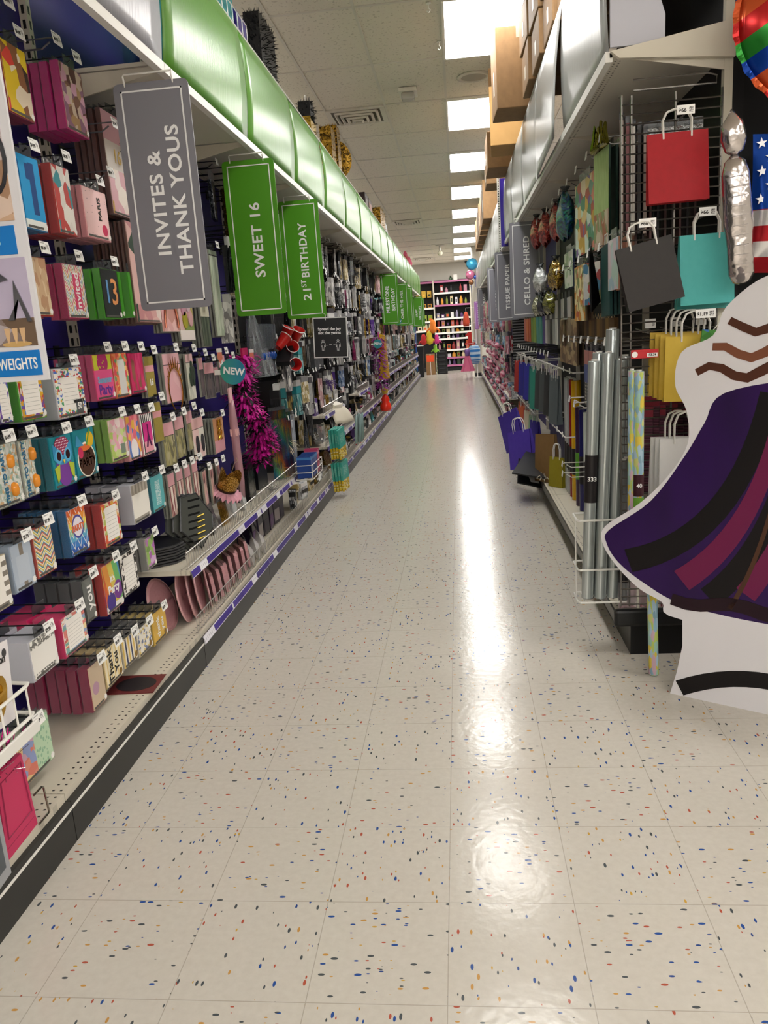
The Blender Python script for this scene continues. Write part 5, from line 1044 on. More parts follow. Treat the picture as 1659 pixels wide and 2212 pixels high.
# ------------------------------------------------------------------ right run: end grid and what hangs on it
GRIDW=M('#6E6A66',.3,.8); HANDLE=M('#E9E6E0',.6)
o=thing('wire_grid','chrome wire grid panel closing the near end of the right run','wire grid',(.71,1.785,.215))
hm=MB()
for k in range(58): z=.01+k*.0335; hm.tube([(0,0,z),(.352,0,z)],.0027,4)
hm.build('cross_wires',GRIDW,o)
vm=MB()
for x in (0,.035,.19,.352): vm.tube([(x,.004,0),(x,.004,1.95)],.0042,5)
vm.build('upright_wires',GRIDW,o)
rm=MB(); rm.tube([(0,0,1.95),(0,.05,1.96)],.004,5).tube([(.04,.0,2.0),(.3,.0,2.0),(.33,0,1.99),(.33,.0,1.965),(.04,0,1.965)],.0035,5); rm.build('top_hook_bar',GRIDW,o)
o=thing('balloon_wall','tall black display wall behind the foil balloons','display wall',(1.13,1.84,0))
MB().box(0,1.9,0,.03,0,3.3).build('panel',M('#050506',.7),o); MB().box(-.035,.0,-.02,.02,.0,3.3).build('edge_post',M('#B9B3A8',.4),o)
def bag(x,y,z,w,h,t,col,label,roll=0,yaw=0,handles=True,hh=.055,group=None,hcol=None,tilt=0,tagtext=None,name='gift_bag',pale=None):
    """paper bag facing -y (towards the camera at yaw 0); origin at the middle of its base"""
    o=thing(name,label,'gift bag',(x,y,z),(tilt,roll,yaw),group)
    m_=col if not isinstance(col,str) else P('paper_'+col,lambda t_:t_.mix(t_.noise(t_.comb(t_.m('MULTIPLY',t_.u,3.0),t_.m('MULTIPLY',t_.v,3.0)),3.0,4.0),col,pale or col),rough=.55,coat=.0)
    key=('bag',round(w,3),round(h,3),round(t,3),m_.name)
    if key not in BM:
        mb=MB(); mb.sheet(lambda u,v:((u-.5)*w,-t/2*(1-.75*v)-.004*math.sin(PI*u)*math.sin(PI*v),h*v),6,6)
        mb.sheet(lambda u,v:((.5-u)*w,t/2*(1-.75*v),h*v),2,2)
        for s_ in (-1,1):
            mb.add([(s_*w/2,-t/2,0),(s_*w/2,t/2,0),(s_*w/2,t/8,h),(s_*w/2,-t/8,h),(s_*(w/2-t*.25),0,h*.3),(s_*(w/2-t*.1),0,h)],[(0,1,4),(0,4,5,3),(1,2,5,4)])
        mb.add([(-w/2,-t/2,0),(w/2,-t/2,0),(w/2,t/2,0),(-w/2,t/2,0)],[(0,3,2,1)])
        BM[key]=mb.mesh('paper_body',m_)
    link('paper_body',BM[key],o)
    if handles:
        hk=('hd',round(w,3),round(h,3),hh,(hcol or HANDLE).name)
        if hk not in BM:
            BM[hk]=MB().tube([(-w*.23,0,h-.02),(-w*.235,0,h+hh*.55),(-w*.17,0,h+hh*.9),(-w*.06,0,h+hh),(w*.06,0,h+hh),(w*.17,0,h+hh*.9),(w*.235,0,h+hh*.55),(w*.23,0,h-.02)],.0034,6).mesh('handle',hcol or HANDLE)
        for dy in (-t*.13,t*.13): link('handle',BM[hk],o,(0,dy,0))
    return o
def front_peg(x,y0,z,L,label,text=None,flip=True,w=.06,h=.026):
    o=thing('peg_hook',label,'peg hook',(x,y0,z)); MB().tube([(0,0,0),(0,-L+.02,0),(0,-L,.012)],.003,5).build('wire',GRIDW,o)
    tg=MB().box(-w/2,w/2,-L-.004,-L-.001,-.004,h).build('price_tag',TAGM2,o,label='white price tag')
    if text: link('price_figures',text_mesh(text,.017,.0006,False,'CENTER',INK,.0003),tg,(-w*.18,-L-.0045,.01),(PI/2,PI if flip else 0,0))
    return o
TAGM2=P('bag_price_tag',lambda t:t.mix(t.m('MULTIPLY',t.inrect(.68,.9,.2,.75),t.m('GREATER_THAN',t.vor(t.sc(40,22))[1],.45)),'#F1F0ED','#4A4846'),rough=.4)
bag(.892,1.715,1.779,.21,.235,.05,'#B0141F','red paper gift bag hanging at the top of the wire grid',roll=-.02,pale='#98121C',hh=.075); front_peg(.905,1.80,2.065,.125,'peg with white 99 cent tag above the red gift bag','99¢')
bag(.806,1.66,1.425,.20,.225,.05,'#2B2827','black paper gift bag tilted on the wire grid',roll=-.21,pale='#332F2E',hh=.07,); front_peg(.775,1.80,1.70,.14,'peg with white 99 cent tag above the black gift bag','99¢')
bag(.999,1.715,1.415,.19,.248,.05,'#48A8A4','aqua paper gift bag in front, beside the black bag',roll=-.01,pale='#52B2AE',hh=.08); bag(1.005,1.765,1.40,.20,.262,.04,'#4FA8A4','second aqua gift bag hanging behind the front aqua bag',roll=.03,pale='#57B0AC',hh=.075); front_peg(.99,1.80,1.725,.115,'peg with white tag over the aqua gift bags','99¢')
for i in range(4): bag(.955-.012*i,1.705+.028*i,1.062+.006*i,.215,.24,.03,('#C9A83A','#C2A036','#BA9832','#A8882A')[i],('foremost yellow paper gift bag on the wire grid','second yellow gift bag behind the foremost yellow one','third yellow gift bag behind the foremost yellow one','rear yellow gift bag with its edge showing at left')[i],roll=.03,pale='#D2B244',hh=.09)
front_peg(.99,1.80,1.37,.12,'peg with white $1.19 tag above the yellow gift bags','$1.19',False,.07,.028)
o=thing('picture_bag','small green picture bag with blue and yellow toys tucked among the yellow bags','gift bag',(1.02,1.665,1.20),(0,.12,0)); MB().box(-.06,.06,-.004,.004,0,.12).build('card_front',p_cells('toy_print',['#3E7A34','#4A8A3C','#3A6FB4','#3E7A34','#D9B43A'],4,4),o); MB().tube([(-.02,0,.12),(0,0,.15),(.02,0,.12)],.002,5).build('handle',HANDLE,o)
for i in range(3): bag(.935-.01*i,1.71+.03*i,.685,.20,.235,.03,'#D2D0CE',('foremost white paper gift bag behind the cardboard standee','second white gift bag behind the foremost white one','rear white gift bag behind the standee')[i],roll=.02,pale='#DAD8D6',hh=.10)
front_peg(.985,1.80,.995,.12,'peg with white 99 cent tag above the white gift bags','99¢',False)
o=thing('peg_hook','red sale tag reading $3.74 on a peg of the wire grid','peg hook',(.778,1.80,1.245)); MB().tube([(0,0,0),(0,-.1,0)],.003,5).build('wire',GRIDW,o); MB().box(-.05,.05,-.104,-.1,-.012,.02).build('sale_tag',M('#C0282E',.4),o); MB().box(.008,.046,-.106,-.104,-.008,.006).build('price_sticker',WHITE,o); link('price_figures',text_mesh('$3.74',.012,.0004,False,'CENTER',INK,.0003),o,(.027,-.107,-.001),YF); MB().lathe([(.011,0),(.011,.001)],14,Matrix.Translation((-.037,-.105,.003))@Matrix.Rotation(PI/2,4,'X')).build('round_badge',WHITE,o)
floralm=P('pastel_floral_wrap',lambda t:t.cells(['#8FB4C8','#B8C86A','#D9C24E','#9CC2B0','#C8A8B4','#A8C2D2','#C9CC7A','#86A8B8'],9,46),rough=.25)
def roll(x,y,z,r,h,mat,label,lean=(0,0),core=None,band=None,name='wrap_roll',cat='wrap roll',group=None,cmat=None):
    o=thing(name,label,cat,(x,y,z),(lean[0],lean[1],0),group)
    MB().lathe([(r*.96,0),(r,.004),(r,h-.004),(r*.96,h)],18).build('wrap',mat,o,smooth=True)
    if core: MB().lathe([(r*.72,.001),(r*.72,h-.01)],14).build('core_tube',core,o,smooth=True)
    MB().lathe([(r*.5,h-.001),(r*.55,h+.006),(r*.2,h+.004)],12).build('end_cap',cmat or M('#D9D6D0',.4),o)
    if band:
        z0,z1,bm,txt=band; MB().lathe([(r+.0012,z0),(r+.0012,z1)],18,cap=False).build('label_band',bm,o,smooth=True)
        if txt: link('band_lettering',text_mesh(txt,r*1.0,.0006,False,'CENTER',wt),o,(0,-r-.0025,(z0+z1)/2),YF)
    return o
BAND=M('#1E1A1C',.4)
o=roll(.757,1.70,.62,.021,.565,floralm,'pastel floral wrap roll in front of the wire grid',band=(.085,.17,M('#3A1420',.4),'40')); MB().lathe([(.0225,.03),(.0225,.08)],18,cap=False).build('green_band',M('#6FA83A',.4),o,smooth=True)
roll(.733,1.705,.64,.015,.55,floralm,'thinner pastel floral wrap roll beside the banded one')
roll(.797,1.585,.002,.0195,.62,floralm,'pastel floral wrap roll standing on the floor behind the standee',lean=(-.03,-.02))
for i in range(3): roll(.735+.012*(i%2),1.86+.04*i,.22,.02,.6,clear('#8A8C8C',.6,.1),'clear grey film roll behind the wire grid, %s from the front'%ORD[i],core=M('#6E706E',.4),band=(.08,.2,BAND,'2' if i==0 else None))
# silver wrap rolls in the corner rack
CELLO=P('silver_film_roll',lambda t:t.ramp(t.noise(t.comb(t.m('MULTIPLY',t.u,26.0),t.m('MULTIPLY',t.v,.8)),1.0,3.0),['#5E6464','#6E7474','#8E9696','#A6ADAC','#D2D8D6','#8A9190','#6E7675'],False),rough=.2,metal=.35,coat=.6); CORE=None  # vertical highlights of the glossy film are painted into its colour as streaks
for i,(x,y,h) in enumerate(((.580,1.885,1.00),(.633,1.88,1.03),(.686,1.885,1.0),(.606,1.94,1.03),(.659,1.942,1.12),(.712,1.945,1.01))):
    roll(x+.008,y,.225,.0255 if i!=4 else .028,h,CELLO,'silver clear wrap roll in the white corner rack, %s'%('front left','front middle','front right','rear left','tallest, in the rear middle','rear right')[i],lean=(-.01,.038),core=CORE,band=(.42,.62,BAND,'333') if i==0 else None,group='silver wrap rolls')
o=thing('wire_rack','white wire roll rack on the corner of the right run','wire rack',(.575,1.85,.215)); f=MB()
for z in (.0,.145,.36): f.tube([(.18,.135,z),(-.022,.135,z),(-.03,.125,z),(-.03,.01,z),(-.022,-.004,z),(.17,-.004,z)],.0045,6)
f.tube([(-.03,.06,0),(-.03,.06,.36)],.003,5).tube([(.0,.0,.002),(.0,.13,.002)],.003,5).tube([(.07,-.004,.002),(.07,.135,.002)],.003,5).tube([(.15,-.004,0),(.15,.135,0)],.003,5); f.build('wires',WWIRE,o)
# plum packs seen through the grid
for i in range(7):
    o=thing('hanging_packet','plum packet hanging behind the wire grid, %s from the left'%ORD[i],'hanging packet',(.83+.03*i,1.97+.02*i,.66+.04*(i%2)),(0,0,-.4)); MB().box(-.045,.045,-.006,.006,0,.32).build('bag',p_stripes('plum_bars',['#4A2436','#6A3A4E','#5A2C40','#7A4A5C'],14,False),o); MB().box(-.045,.045,-.007,.007,.32,.36).build('header_card',M('#A83A4E',.4),o)
for i in range(4):
    o=thing('bagged_decoration','rosy bagged decoration at the foot of the wire grid, %s from the left'%ORD[i],'bagged decoration',(.755+.085*i,1.87,.176)); MB().sheet(lambda u,v:((u-.5)*.08,-.025*math.sin(PI*u)*math.sin(PI*v),.13*v+.25*0),8,8).build('bag_front',clear('#D2C4C8',.5,.08),o,smooth=True); MB().box(-.034,.034,-.004,.02,.005,.11).build('contents',p_cells('rosy_contents',['#9A4A5C','#C9A0A8','#7A3040','#D9CCCC'],3,4),o)
for i in range(5):
    o=thing('flat_pack','thin pale gift wrap pack behind the grid top, %s from the aisle'%ORD[i],'flat pack',(.735+.025*i,1.90+.015*i,1.70),(0,0,-.25)); MB().box(-.006,.006,-.06,.06,0,.40-.01*i).build('sheets',(M('#C9B8AE',.5),M('#8A5A5E',.45),M('#DAD6CF',.45),M('#2E2A2C',.4),M('#B9A9A0',.5))[i],o); MB().box(-.008,.008,-.062,.062,.4-.01*i,.425-.01*i).build('clear_flap',HANGTAB,o)
for i in range(3):
    pouch(.86+.07*i,1.93,1.86,.075,.22,.02,SILVF,'wrinkled silver foil bag behind the grid top, %s from the aisle'%ORD[i],-PI/2-.2,0,'foil_bag','foil bag')
for i in range(9):
    o=thing('flat_pack','dark folded card pack behind the red bag, %s from the aisle'%ORD[i],'flat pack',(.80+.028*i,1.99,1.66+.02*(i%2)),(0,0,-.1)); MB().box(-.004,.004,-.05,.05,0,.36).build('sheets',(M('#4A3230',.5),M('#2A2022',.5),M('#6A4A48',.5),M('#1E1C1E',.4))[i%4],o); MB().box(-.005,.005,-.02,.02,.36,.385).build('hang_tab',HANGTAB,o)
for i in range(3):
    o=thing('peg_hook','empty grid peg with tag seen through the wire grid, %s from the left'%ORD[i],'peg hook',(.80+.095*i,1.95,1.34)); MB().tube([(0,0,0),(.03,-.1,-.02),(.03,-.11,.0)],.003,5).build('wire',GRIDW,o); MB().box(.01,.05,-.115,-.112,0,.035).build('price_tag',TAGM2,o,label='white price tag')
# ------------------------------------------------------------------ foil balloons
o=thing('foil_balloon','silver foil balloon with round knob top and long crinkled body','foil balloon',(1.08,1.58,1.48),(0,-.09,0)); SB=foil('#B9B2B0',.16,9,.7,.95)
MB().lathe([(.001,-.01),(.03,.0),(.045,.03),(.043,.12),(.05,.2),(.047,.3),(.046,.36),(.034,.4),(.012,.42)],20,Matrix.Diagonal((1,.6,1,1))).build('long_body',SB,o,smooth=True); MB().lathe([(.012,.42),(.03,.432),(.043,.47),(.036,.52),(.012,.55),(.004,.565)],16,Matrix.Diagonal((1,.7,1,1))).build('knob_top',SB,o,smooth=True)
sm=MB()
for k in range(10): z=.06+k*.032; sm.box(-.03,.02,-.031,-.029,z,z+.0015)
sm.build('seam_crease',M('#8A8484',.3,.6),o)
def pillow(w,h,t): return lambda u,v:((u-.5)*w*(1-.06*math.sin(PI*v)),-t*(math.sin(PI*u)*math.sin(PI*v))**.55,h*v)
o=thing('foil_balloon','flag foil balloon with white stars on blue above red and white stripes','foil balloon',(1.345,1.66,1.50),(0,.06,0))
flagm=P('star_stripe_foil',lambda t:t.mix(t.m('MULTIPLY',t.m('GREATER_THAN',t.v,.46),t.m('LESS_THAN',t.u,.62)),t.ramp(t.m('FRACT',t.m('MULTIPLY',t.v,4.4)),['#A31E26','#C9C6C6']),'#1747A8'),rough=.2,metal=.55)
for sgn in (1,-1): MB().sheet((lambda u,v:pillow(.49,.46,.07)(u,v)) if sgn>0 else (lambda u,v:(lambda p:(-p[0],-p[1],p[2]))(pillow(.49,.46,.07)(u,v))),16,16).build('front_panel' if sgn>0 else 'back_panel',flagm,o,smooth=True)
st=MB()
for r_ in range(5):
    for c_ in range(5):
        u=.05+.115*c_+.055*(r_%2); v=.53+.1*r_; x,y,z=pillow(.49,.46,.07)(u,v)
        st.prism(starpts(x,z,.019,.0075,5,PI/2+.15),0,.003,Matrix.Translation((0,y-.001,0))@XZ)
st.build('star_print',M('#D5D5D8',.3,.3),o)
o=thing('foil_balloon','large round foil balloon with bright diagonal stripes at the top right','foil balloon',(1.32,1.60,2.31),(0,-.5,0))
stripem=P('rainbow_stripe_foil',lambda t:t.ramp(t.m('FRACT',t.m('ADD',t.m('MULTIPLY',t.w,2.1),.1)),['#123F9E','#2E8A34','#B02222','#C2542A','#123F9E','#2E8A34','#B02222','#C2542A']),rough=.18,metal=.55,coord='Object')
MB().lathe([(.001,-.08),(.1,-.074),(.19,-.052),(.255,-.016),(.272,0),(.255,.016),(.19,.052),(.1,.074),(.001,.08)],36,XZ).build('foil_body',stripem,o,smooth=True); 
MB().sheet(lambda u,v:((.27+.02*v)*math.cos(2*PI*u),.006*math.sin(60*PI*u)*v,(.27+.02*v)*math.sin(2*PI*u)),180,2).build('gathered_rim',stripem,o)
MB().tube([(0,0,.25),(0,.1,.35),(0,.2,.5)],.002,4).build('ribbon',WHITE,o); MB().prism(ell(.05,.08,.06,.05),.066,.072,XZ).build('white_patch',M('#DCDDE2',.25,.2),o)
# ------------------------------------------------------------------ cardboard standee (plain drapery print in place of the figure)
o=thing('cardboard_standee','white-edged cardboard standee printed with purple and wine drapery','standee',(.819,1.423,0),(0,0,math.atan2(-.527068,.849823)))
def spline(pts,n=6):
    out=[]; N=len(pts)
    for i in range(N):
        p0,p1,p2,p3=pts[i-1],pts[i],pts[(i+1)%N],pts[(i+2)%N]
        for k in range(n):
            t_=k/n; out.append(tuple(.5*((2*p1[j])+(-p0[j]+p2[j])*t_+(2*p0[j]-5*p1[j]+4*p2[j]-p3[j])*t_*t_+(-p0[j]+3*p1[j]-3*p2[j]+p3[j])*t_**3) for j in (0,1)))
    return out
topc=spline([(.04,.30),(-.035,.357),(-.122,.398),(-.21,.478),(-.262,.56),(-.25,.625),(-.124,.72),(-.02,.83),(.045,.945),(.04,1.06),(.0,1.15),(.02,1.26),(.12,1.31),(.16,1.40),(.28,1.485),(.42,1.47),(.52,1.40),(.60,1.25),(.66,1.05),(.74,.86),(.88,.70),(.95,.58),(.90,.44),(.74,.34),(.66,.30)],5)
outline=[(0,0),(.023,.09),(.042,.20)]+topc[:-4]+[(.66,.2),(.68,.09),(.70,0)]
MB().prism(outline,-.003,.003,XZ).build('board',M('#D9D6D9',.45),o)
PUR=P('purple_drapery_print',lambda t:t.mix(t.noise(t.comb(t.m('MULTIPLY',t.u,3.0),t.m('MULTIPLY',t.v,.8)),2.0,3.0),'#34105A','#1A0A2C'),rough=.4); WIN=M('#6A1844',.4); DRK=M('#0E0A0C',.4); OLV=M('#4A2E1E',.45)
def pr(poly,nm,mat,lay): return MB().prism(poly,.003,.003+.0006*lay,XZ).build(nm,mat,o)
# broad abstract swags of colour sweeping from the top right to the lower left
pr(spline([(.16,1.12),(.10,1.02),(.037,.904),(-.08,.735),(-.235,.612),(-.245,.56),(-.20,.49),(-.10,.42),(.04,.36),(.30,.335),(.62,.345),(.80,.42),(.90,.54),(.76,.72),(.62,.95),(.56,1.12),(.40,1.16)],5),'purple_swag',PUR,1)
def sweep(pts,w0,w1,nm,mat,lay):
    L=[];R_=[]
    for k,(x,z) in enumerate(pts):
        a=pts[max(k-1,0)]; b_=pts[min(k+1,len(pts)-1)]; dx,dz=b_[0]-a[0],b_[1]-a[1]; l=math.hypot(dx,dz); w_=w0+(w1-w0)*k/(len(pts)-1); L.append((x-dz/l*w_,z+dx/l*w_)); R_.append((x+dz/l*w_,z-dx/l*w_))
    return pr(L+R_[::-1],nm,mat,lay)
def arc(p0,p1,p2,n=14): return [((1-t_)**2*p0[0]+2*t_*(1-t_)*p1[0]+t_*t_*p2[0],(1-t_)**2*p0[1]+2*t_*(1-t_)*p1[1]+t_*t_*p2[1]) for t_ in [k/n for k in range(n+1)]]
sweep(arc((.30,1.12),(.22,.62),(-.16,.50)),.03,.045,'dark_swag',DRK,2)
sweep(arc((.34,1.12),(.30,.66),(.035,.45)),.018,.042,'wine_swag',WIN,3)
sweep(arc((.40,1.12),(.36,.62),(.13,.40)),.03,.04,'dark_swag',DRK,2)
sweep(arc((.43,1.12),(.42,.68),(.25,.43)),.016,.036,'wine_swag',WIN,3)
sweep(arc((.50,1.12),(.56,.75),(.56,.42)),.03,.05,'dark_swag',DRK,2)
sweep(arc((.47,1.12),(.46,.68),(.40,.40)),.006,.01,'ochre_cord',OLV,4)
sweep(arc((.37,1.12),(.33,.62),(.20,.37)),.005,.008,'ochre_cord',OLV,4)
sweep([(.0+.05*k,.375-.012*math.sin(k*1.1)) for k in range(15)],.022,.03,'dark_hem',M('#1E0714',.4),4)
for k,(z0,c) in enumerate(((1.19,'#4E2A1C'),(1.255,'#7A4A34'),(1.335,'#4E2A1C'))):
    sweep([(.07+.05*k+.04*j,z0+.022*math.sin(j*1.25+k)) for j in range(10)],.012,.02,'auburn_streamer',M(c,.45),2)
sweep(arc((.035,.03),(.35,.22),(.665,.03)),.03,.03,'dark_arc',DRK,2)
MB().prism([(0,0),(.35,0),(0,.8)],-.003,.003,Matrix.Translation((.35,.003,0))@Matrix(((0,0,1,0),(1,0,0,0),(0,1,0,0),(0,0,0,1)))).build('easel_back',M('#A88A62',.7),o)
# ------------------------------------------------------------------ right run: upper packs, shreds and tissue
def rpack(x,ys,zs,face,spine,n,label,behind,name='gift_wrap_pack',cat='gift wrap pack',t=.012,dx=.02,yaw=0,film=False,hd=None):
    w=ys[1]-ys[0]; h=zs[1]-zs[0]; yc=(ys[0]+ys[1])/2
    for i in range(n):
        o=thing(name,label if i==0 else '%s pack behind the %s'%(ORD[i],behind),cat,(x+i*(t+dx),yc+.01*i,zs[0]),(0,0,PI+yaw),'packs queued on the right pegs' if i else None)
        link('sheets',bx(-t,-.002,-w/2,w/2,0,h,spine,'sheets'),o)
        if i==0: link('face_print',bx(-.002,.0,-w/2,w/2,0,h,face,'face_print'),o)
        link('hang_tab',bx(-.006,-.003,-w*.3,w*.3,h,h+.04,hd or HANGTAB,'hang_tab'),o)
rpack(.75,(2.33,2.56),(1.70,2.115),P('leafy_print',lambda t:t.mix(t.m('LESS_THAN',t.v,.38),t.mix(t.noise(t.comb(t.m('MULTIPLY',t.u,8.0),t.m('MULTIPLY',t.v,2.0)),3.0),'#86A85A','#C2D69A'),t.cells(['#B08A6A','#8A9A6A','#C9B0A0','#A86A4E','#D2C8AE'],7,9))),M('#1E3A30',.4),4,'tall leafy green wrap pack on the top right peg','leafy green pack',yaw=.1)
o=thing('gold_bow','olive gold foil bow above the leafy green pack','bow',(.74,2.42,2.14)); mb=MB()
for k in range(16): a=2*PI*k/16; mb.tube([(0,0,0),(.02*math.cos(a),.09*math.sin(a),.03+.02*(k%3)),(.03*math.cos(a),.12*math.sin(a),-.02),(0,0,-.01)],.007,4)
mb.build('loops',foil('#7E7A2E',.25,14,.3),o)
rpack(.75,(2.70,3.15),(1.72,2.08),p_cells('garden_print',['#7AA090','#E2C88A','#B0503E','#D2E2D4','#7A5A9A','#EAD8BC','#4E8A6A','#DA8A74','#C9A23E'],6,7),M('#3A1A2E',.4),4,'large garden-print film pack with dark backing sheets','garden-print pack',yaw=.05)
def shred(x,y,z,w,h,mat,label,yaw=0,lean=0,clipc=None):
    o=thing('shred_bag',label,'shred bag',(x,y,z),(lean,0,PI+yaw))
    MB().sheet(lambda u,v:(.05*math.cos(2*PI*u)*(math.sin(PI*min(1,.02+.97*v))**.5)+.006*math.sin(9*u*PI+5*v),w/2*math.sin(2*PI*u)*(math.sin(PI*min(1,.04+.95*v))**.45)*(1-.5*v)+.012*math.sin(7*PI*v+6*u),h*v+.01*math.sin(8*PI*u)),22,12).build('shred_fill',mat,o,smooth=True)
    MB().lathe([(.012,h),(.03,h+.03),(.012,h+.012)],8).build('gathered_neck',clear('#3A3E40',.6,.1),o)
shr=lambda k,p:p_cells('shred_'+k,p,22,26,rough=.3,coat=.5)
shred(.74,3.55,1.86,.42,.26,shr('teal',['#1E5A4E','#2E7A6A','#163E6A','#24527E','#0E2A3A']),'teal and navy shred bag, largest on the top right pegs')
for i,(y,z) in enumerate(((4.2,1.93),(4.75,1.95),(5.25,1.98))): shred(.775-.015*i,y,z,.36,.22,shr('red',['#8A1E22','#A83230','#5A1418','#C2504A']),'red shred bag hanging by the CELLO sign, %s from the viewer'%ORD[i],lean=.1)
shred(.74,4.05,1.60,.40,.18,p_glit('gold_shred',['#8E6A22','#C9A23E','#5A3E14','#E2C872','#3A2A10'],120),'glittering gold shred bag on the second right row'); shred(.70,4.65,1.62,.36,.16,shr('white',['#C9CCCC','#E2E4E4','#A8ACAE','#D9DADC']),'white shred bag beside the gold shred bag')
for i in range(3): shred(.74,4.4+.4*i,1.45,.3,.15,shr('olive%d'%i,[['#5A5A1E','#8A8A3A','#3A3A14'],['#1A1E2A','#2A3040','#10141E'],['#8A8A6A','#C9C8A8','#5A5A4A']][i]),('olive shred bag below the red ones','navy shred bag below the white one','pale olive shred bag near the CELLO sign edge')[i])
rpack(.76,(3.42,3.78),(1.585,1.79),p_cells('pale_green_print',['#A8C09A','#D2DECA','#7E9C7A','#E2E4D8'],4,5),M('#24304E',.4),4,'pale green film pack with blue backing sheets','pale green film pack')
rpack(.74,(2.86,3.22),(1.385,1.67),p_cells('sunflower_print',['#B0A068','#E2D49A','#D28A1E','#7A8A52','#EADCB0','#B0482A'],7,9),M('#5A4A34',.4),2,'tall sunflower-print treat bag pack','sunflower pack')
rpack(.75,(2.62,2.80),(1.46,1.66),p_cells('spirit_print',['#A84A4A','#C9CCCC','#4A7A9A','#D9D6D0','#8A8A5A'],3,5),BLKS,2,'red and white printed pack beside the sunflower pack','red and white printed pack',yaw=.3)
o=thing('black_folder','plain black folded sheet angled out between the printed packs','flat pack',(.735,2.52,1.42),(0,0,PI-.35)); MB().prism([(-.12,.05),(.10,0),(.14,.27),(.10,.30)],-.003,.003,YZ).build('sheet',M('#0C0C0D',.5),o); MB().box(-.004,.004,.08,.12,.29,.33).build('hang_tab',HANGTAB,o)
for i in range(3):
    o=thing('teal_bag','narrow dark teal paper bag near the wire grid, %s from the aisle'%ORD[i],'gift bag',(.745+.022*i,2.28+.02*i,1.40),(.03,0,PI)); MB().box(-.006,.006,-.10,.10,0,.30).build('paper_body',M('#1E4A4A',.5),o); MB().tube([(0,-.04,.30),(0,-.03,.345),(0,.03,.345),(0,.04,.30)],.003,5).build('handle',HANDLE,o)
rpack(.725,(1.93,2.14),(1.50,1.70),p_cells('iridescent_print',['#C9D2D8','#D9C8D2','#A8C4D2','#E2E0E0','#B8D2C8'],3,3),M('#B8846A',.4),3,'iridescent pastel pack next to the wire grid','iridescent pastel pack')
rpack(.76,(3.30,4.05),(1.13,1.40),p_cells('brown_print',['#6A5034','#8A6E4A','#A8926A','#5A4028'],9,8),M('#4A3A28',.5),2,'wide brown patterned bag pack','brown patterned pack')
for i in range(10):
    o=thing('gift_card_bag','small brown patterned bag behind the sunflower pack, %s in its row'%ORD[i],'gift bag',(.80,2.42+.08*i,1.26),(0,0,PI+.2)); MB().box(-.01,.01,-.035,.035,0,.13).build('paper_body',(M('#6E5436',.5),M('#8A6A3E',.5),M('#4A3A28',.5))[i%3],o); MB().tube([(0,-.015,.13),(0,0,.155),(0,.015,.13)],.002,5).build('handle',M('#C9B48A',.5),o)
TIS=[('coral','#B05A4E'),('orange','#C2602A'),('burnt orange','#B84A1E'),('olive green','#6A8A2E'),('lime green','#7E9A3A'),('teal','#3E8E8A'),('sea green','#4A9A8E'),('violet','#4A3A86')]
y=7.1
for i,(c,hx_) in enumerate(TIS):
    rpack(.76,(6.9-i*.25-.21,6.9-i*.25),(1.225,1.44),M(hx_,.5),M(hx_,.5),1,'%s tissue paper pack in the row under the CELLO sign'%c,'',name='tissue_pack',cat='tissue pack',hd=BLKS)
for i in range(9):
    c=(('white','#D2D0CC'),('grey','#8A8A88'),('black','#1E1E20'),('silver','#A8AAAA'),('white','#DAD8D4'),('charcoal','#3A3A3C'),('cream','#C9C2B0'),('silver','#B0B2B2'),('kraft','#8A7A62'))[i]
    rpack(.76,(4.95-i*.16-.13,4.95-i*.16),(1.235,1.53),p_head('tis_%s'%c[0],'#2A2A2C' if i%2 else '#B8B6B2',[c[1],c[1],c[1]],.6,3,3),M(c[1],.5),1,'%s tissue pack, %s from the far end of the pale row'%(c[0],ORD[i]),'',name='tissue_pack',cat='tissue pack',hd=BLKS)
for i in range(7):
    o=peg(1.10,2.05+i*.22,1.30,.40,'grey peg with white tag below the sunflower pack, %s from the grid'%ORD[i],None,-1,GRIDW,.04,.036)
for i in range(12):
    peg(1.10,4.2+i*.25,1.185,.40,'black peg with white tag below the tissue packs, %s from the viewer'%ORD[i],None,-1,BLKW,.04,.036)
for i in range(9):
    peg(1.10,2.35+i*.34,2.15,.37,'grey peg with tag under the right canopy, %s from the grid'%ORD[i],None,-1,GRIDW,.04,.036)
for i in range(8):
    peg(1.10,2.3+i*.3,1.70,.38,'grey peg with tag along the second right row, %s from the grid'%ORD[i],None,-1,GRIDW,.04,.036)
for i in range(3):
    rpack(.74+.0*i,(2.50+.14*i,2.62+.14*i),(.95,1.235),P('zebra_ribbon_print',lambda t:t.mix(t.m('LESS_THAN',t.v,.42),t.mix(t.m('GREATER_THAN',t.v,.75),'#3A4A86','#A86A62'),t.mix(t.m('GREATER_THAN',t.m('MULTIPLY',t.m('FRACT',t.m('MULTIPLY',t.u,2.0)),t.m('FRACT',t.m('MULTIPLY',t.v,16.0))),.3),'#1E1C1C','#B8B0A0'))),M('#2E2A4A',.4),2,'ribbon and zebra-print bow pack, %s from the silver rolls'%ORD[i],'%s zebra-print pack'%ORD[i])
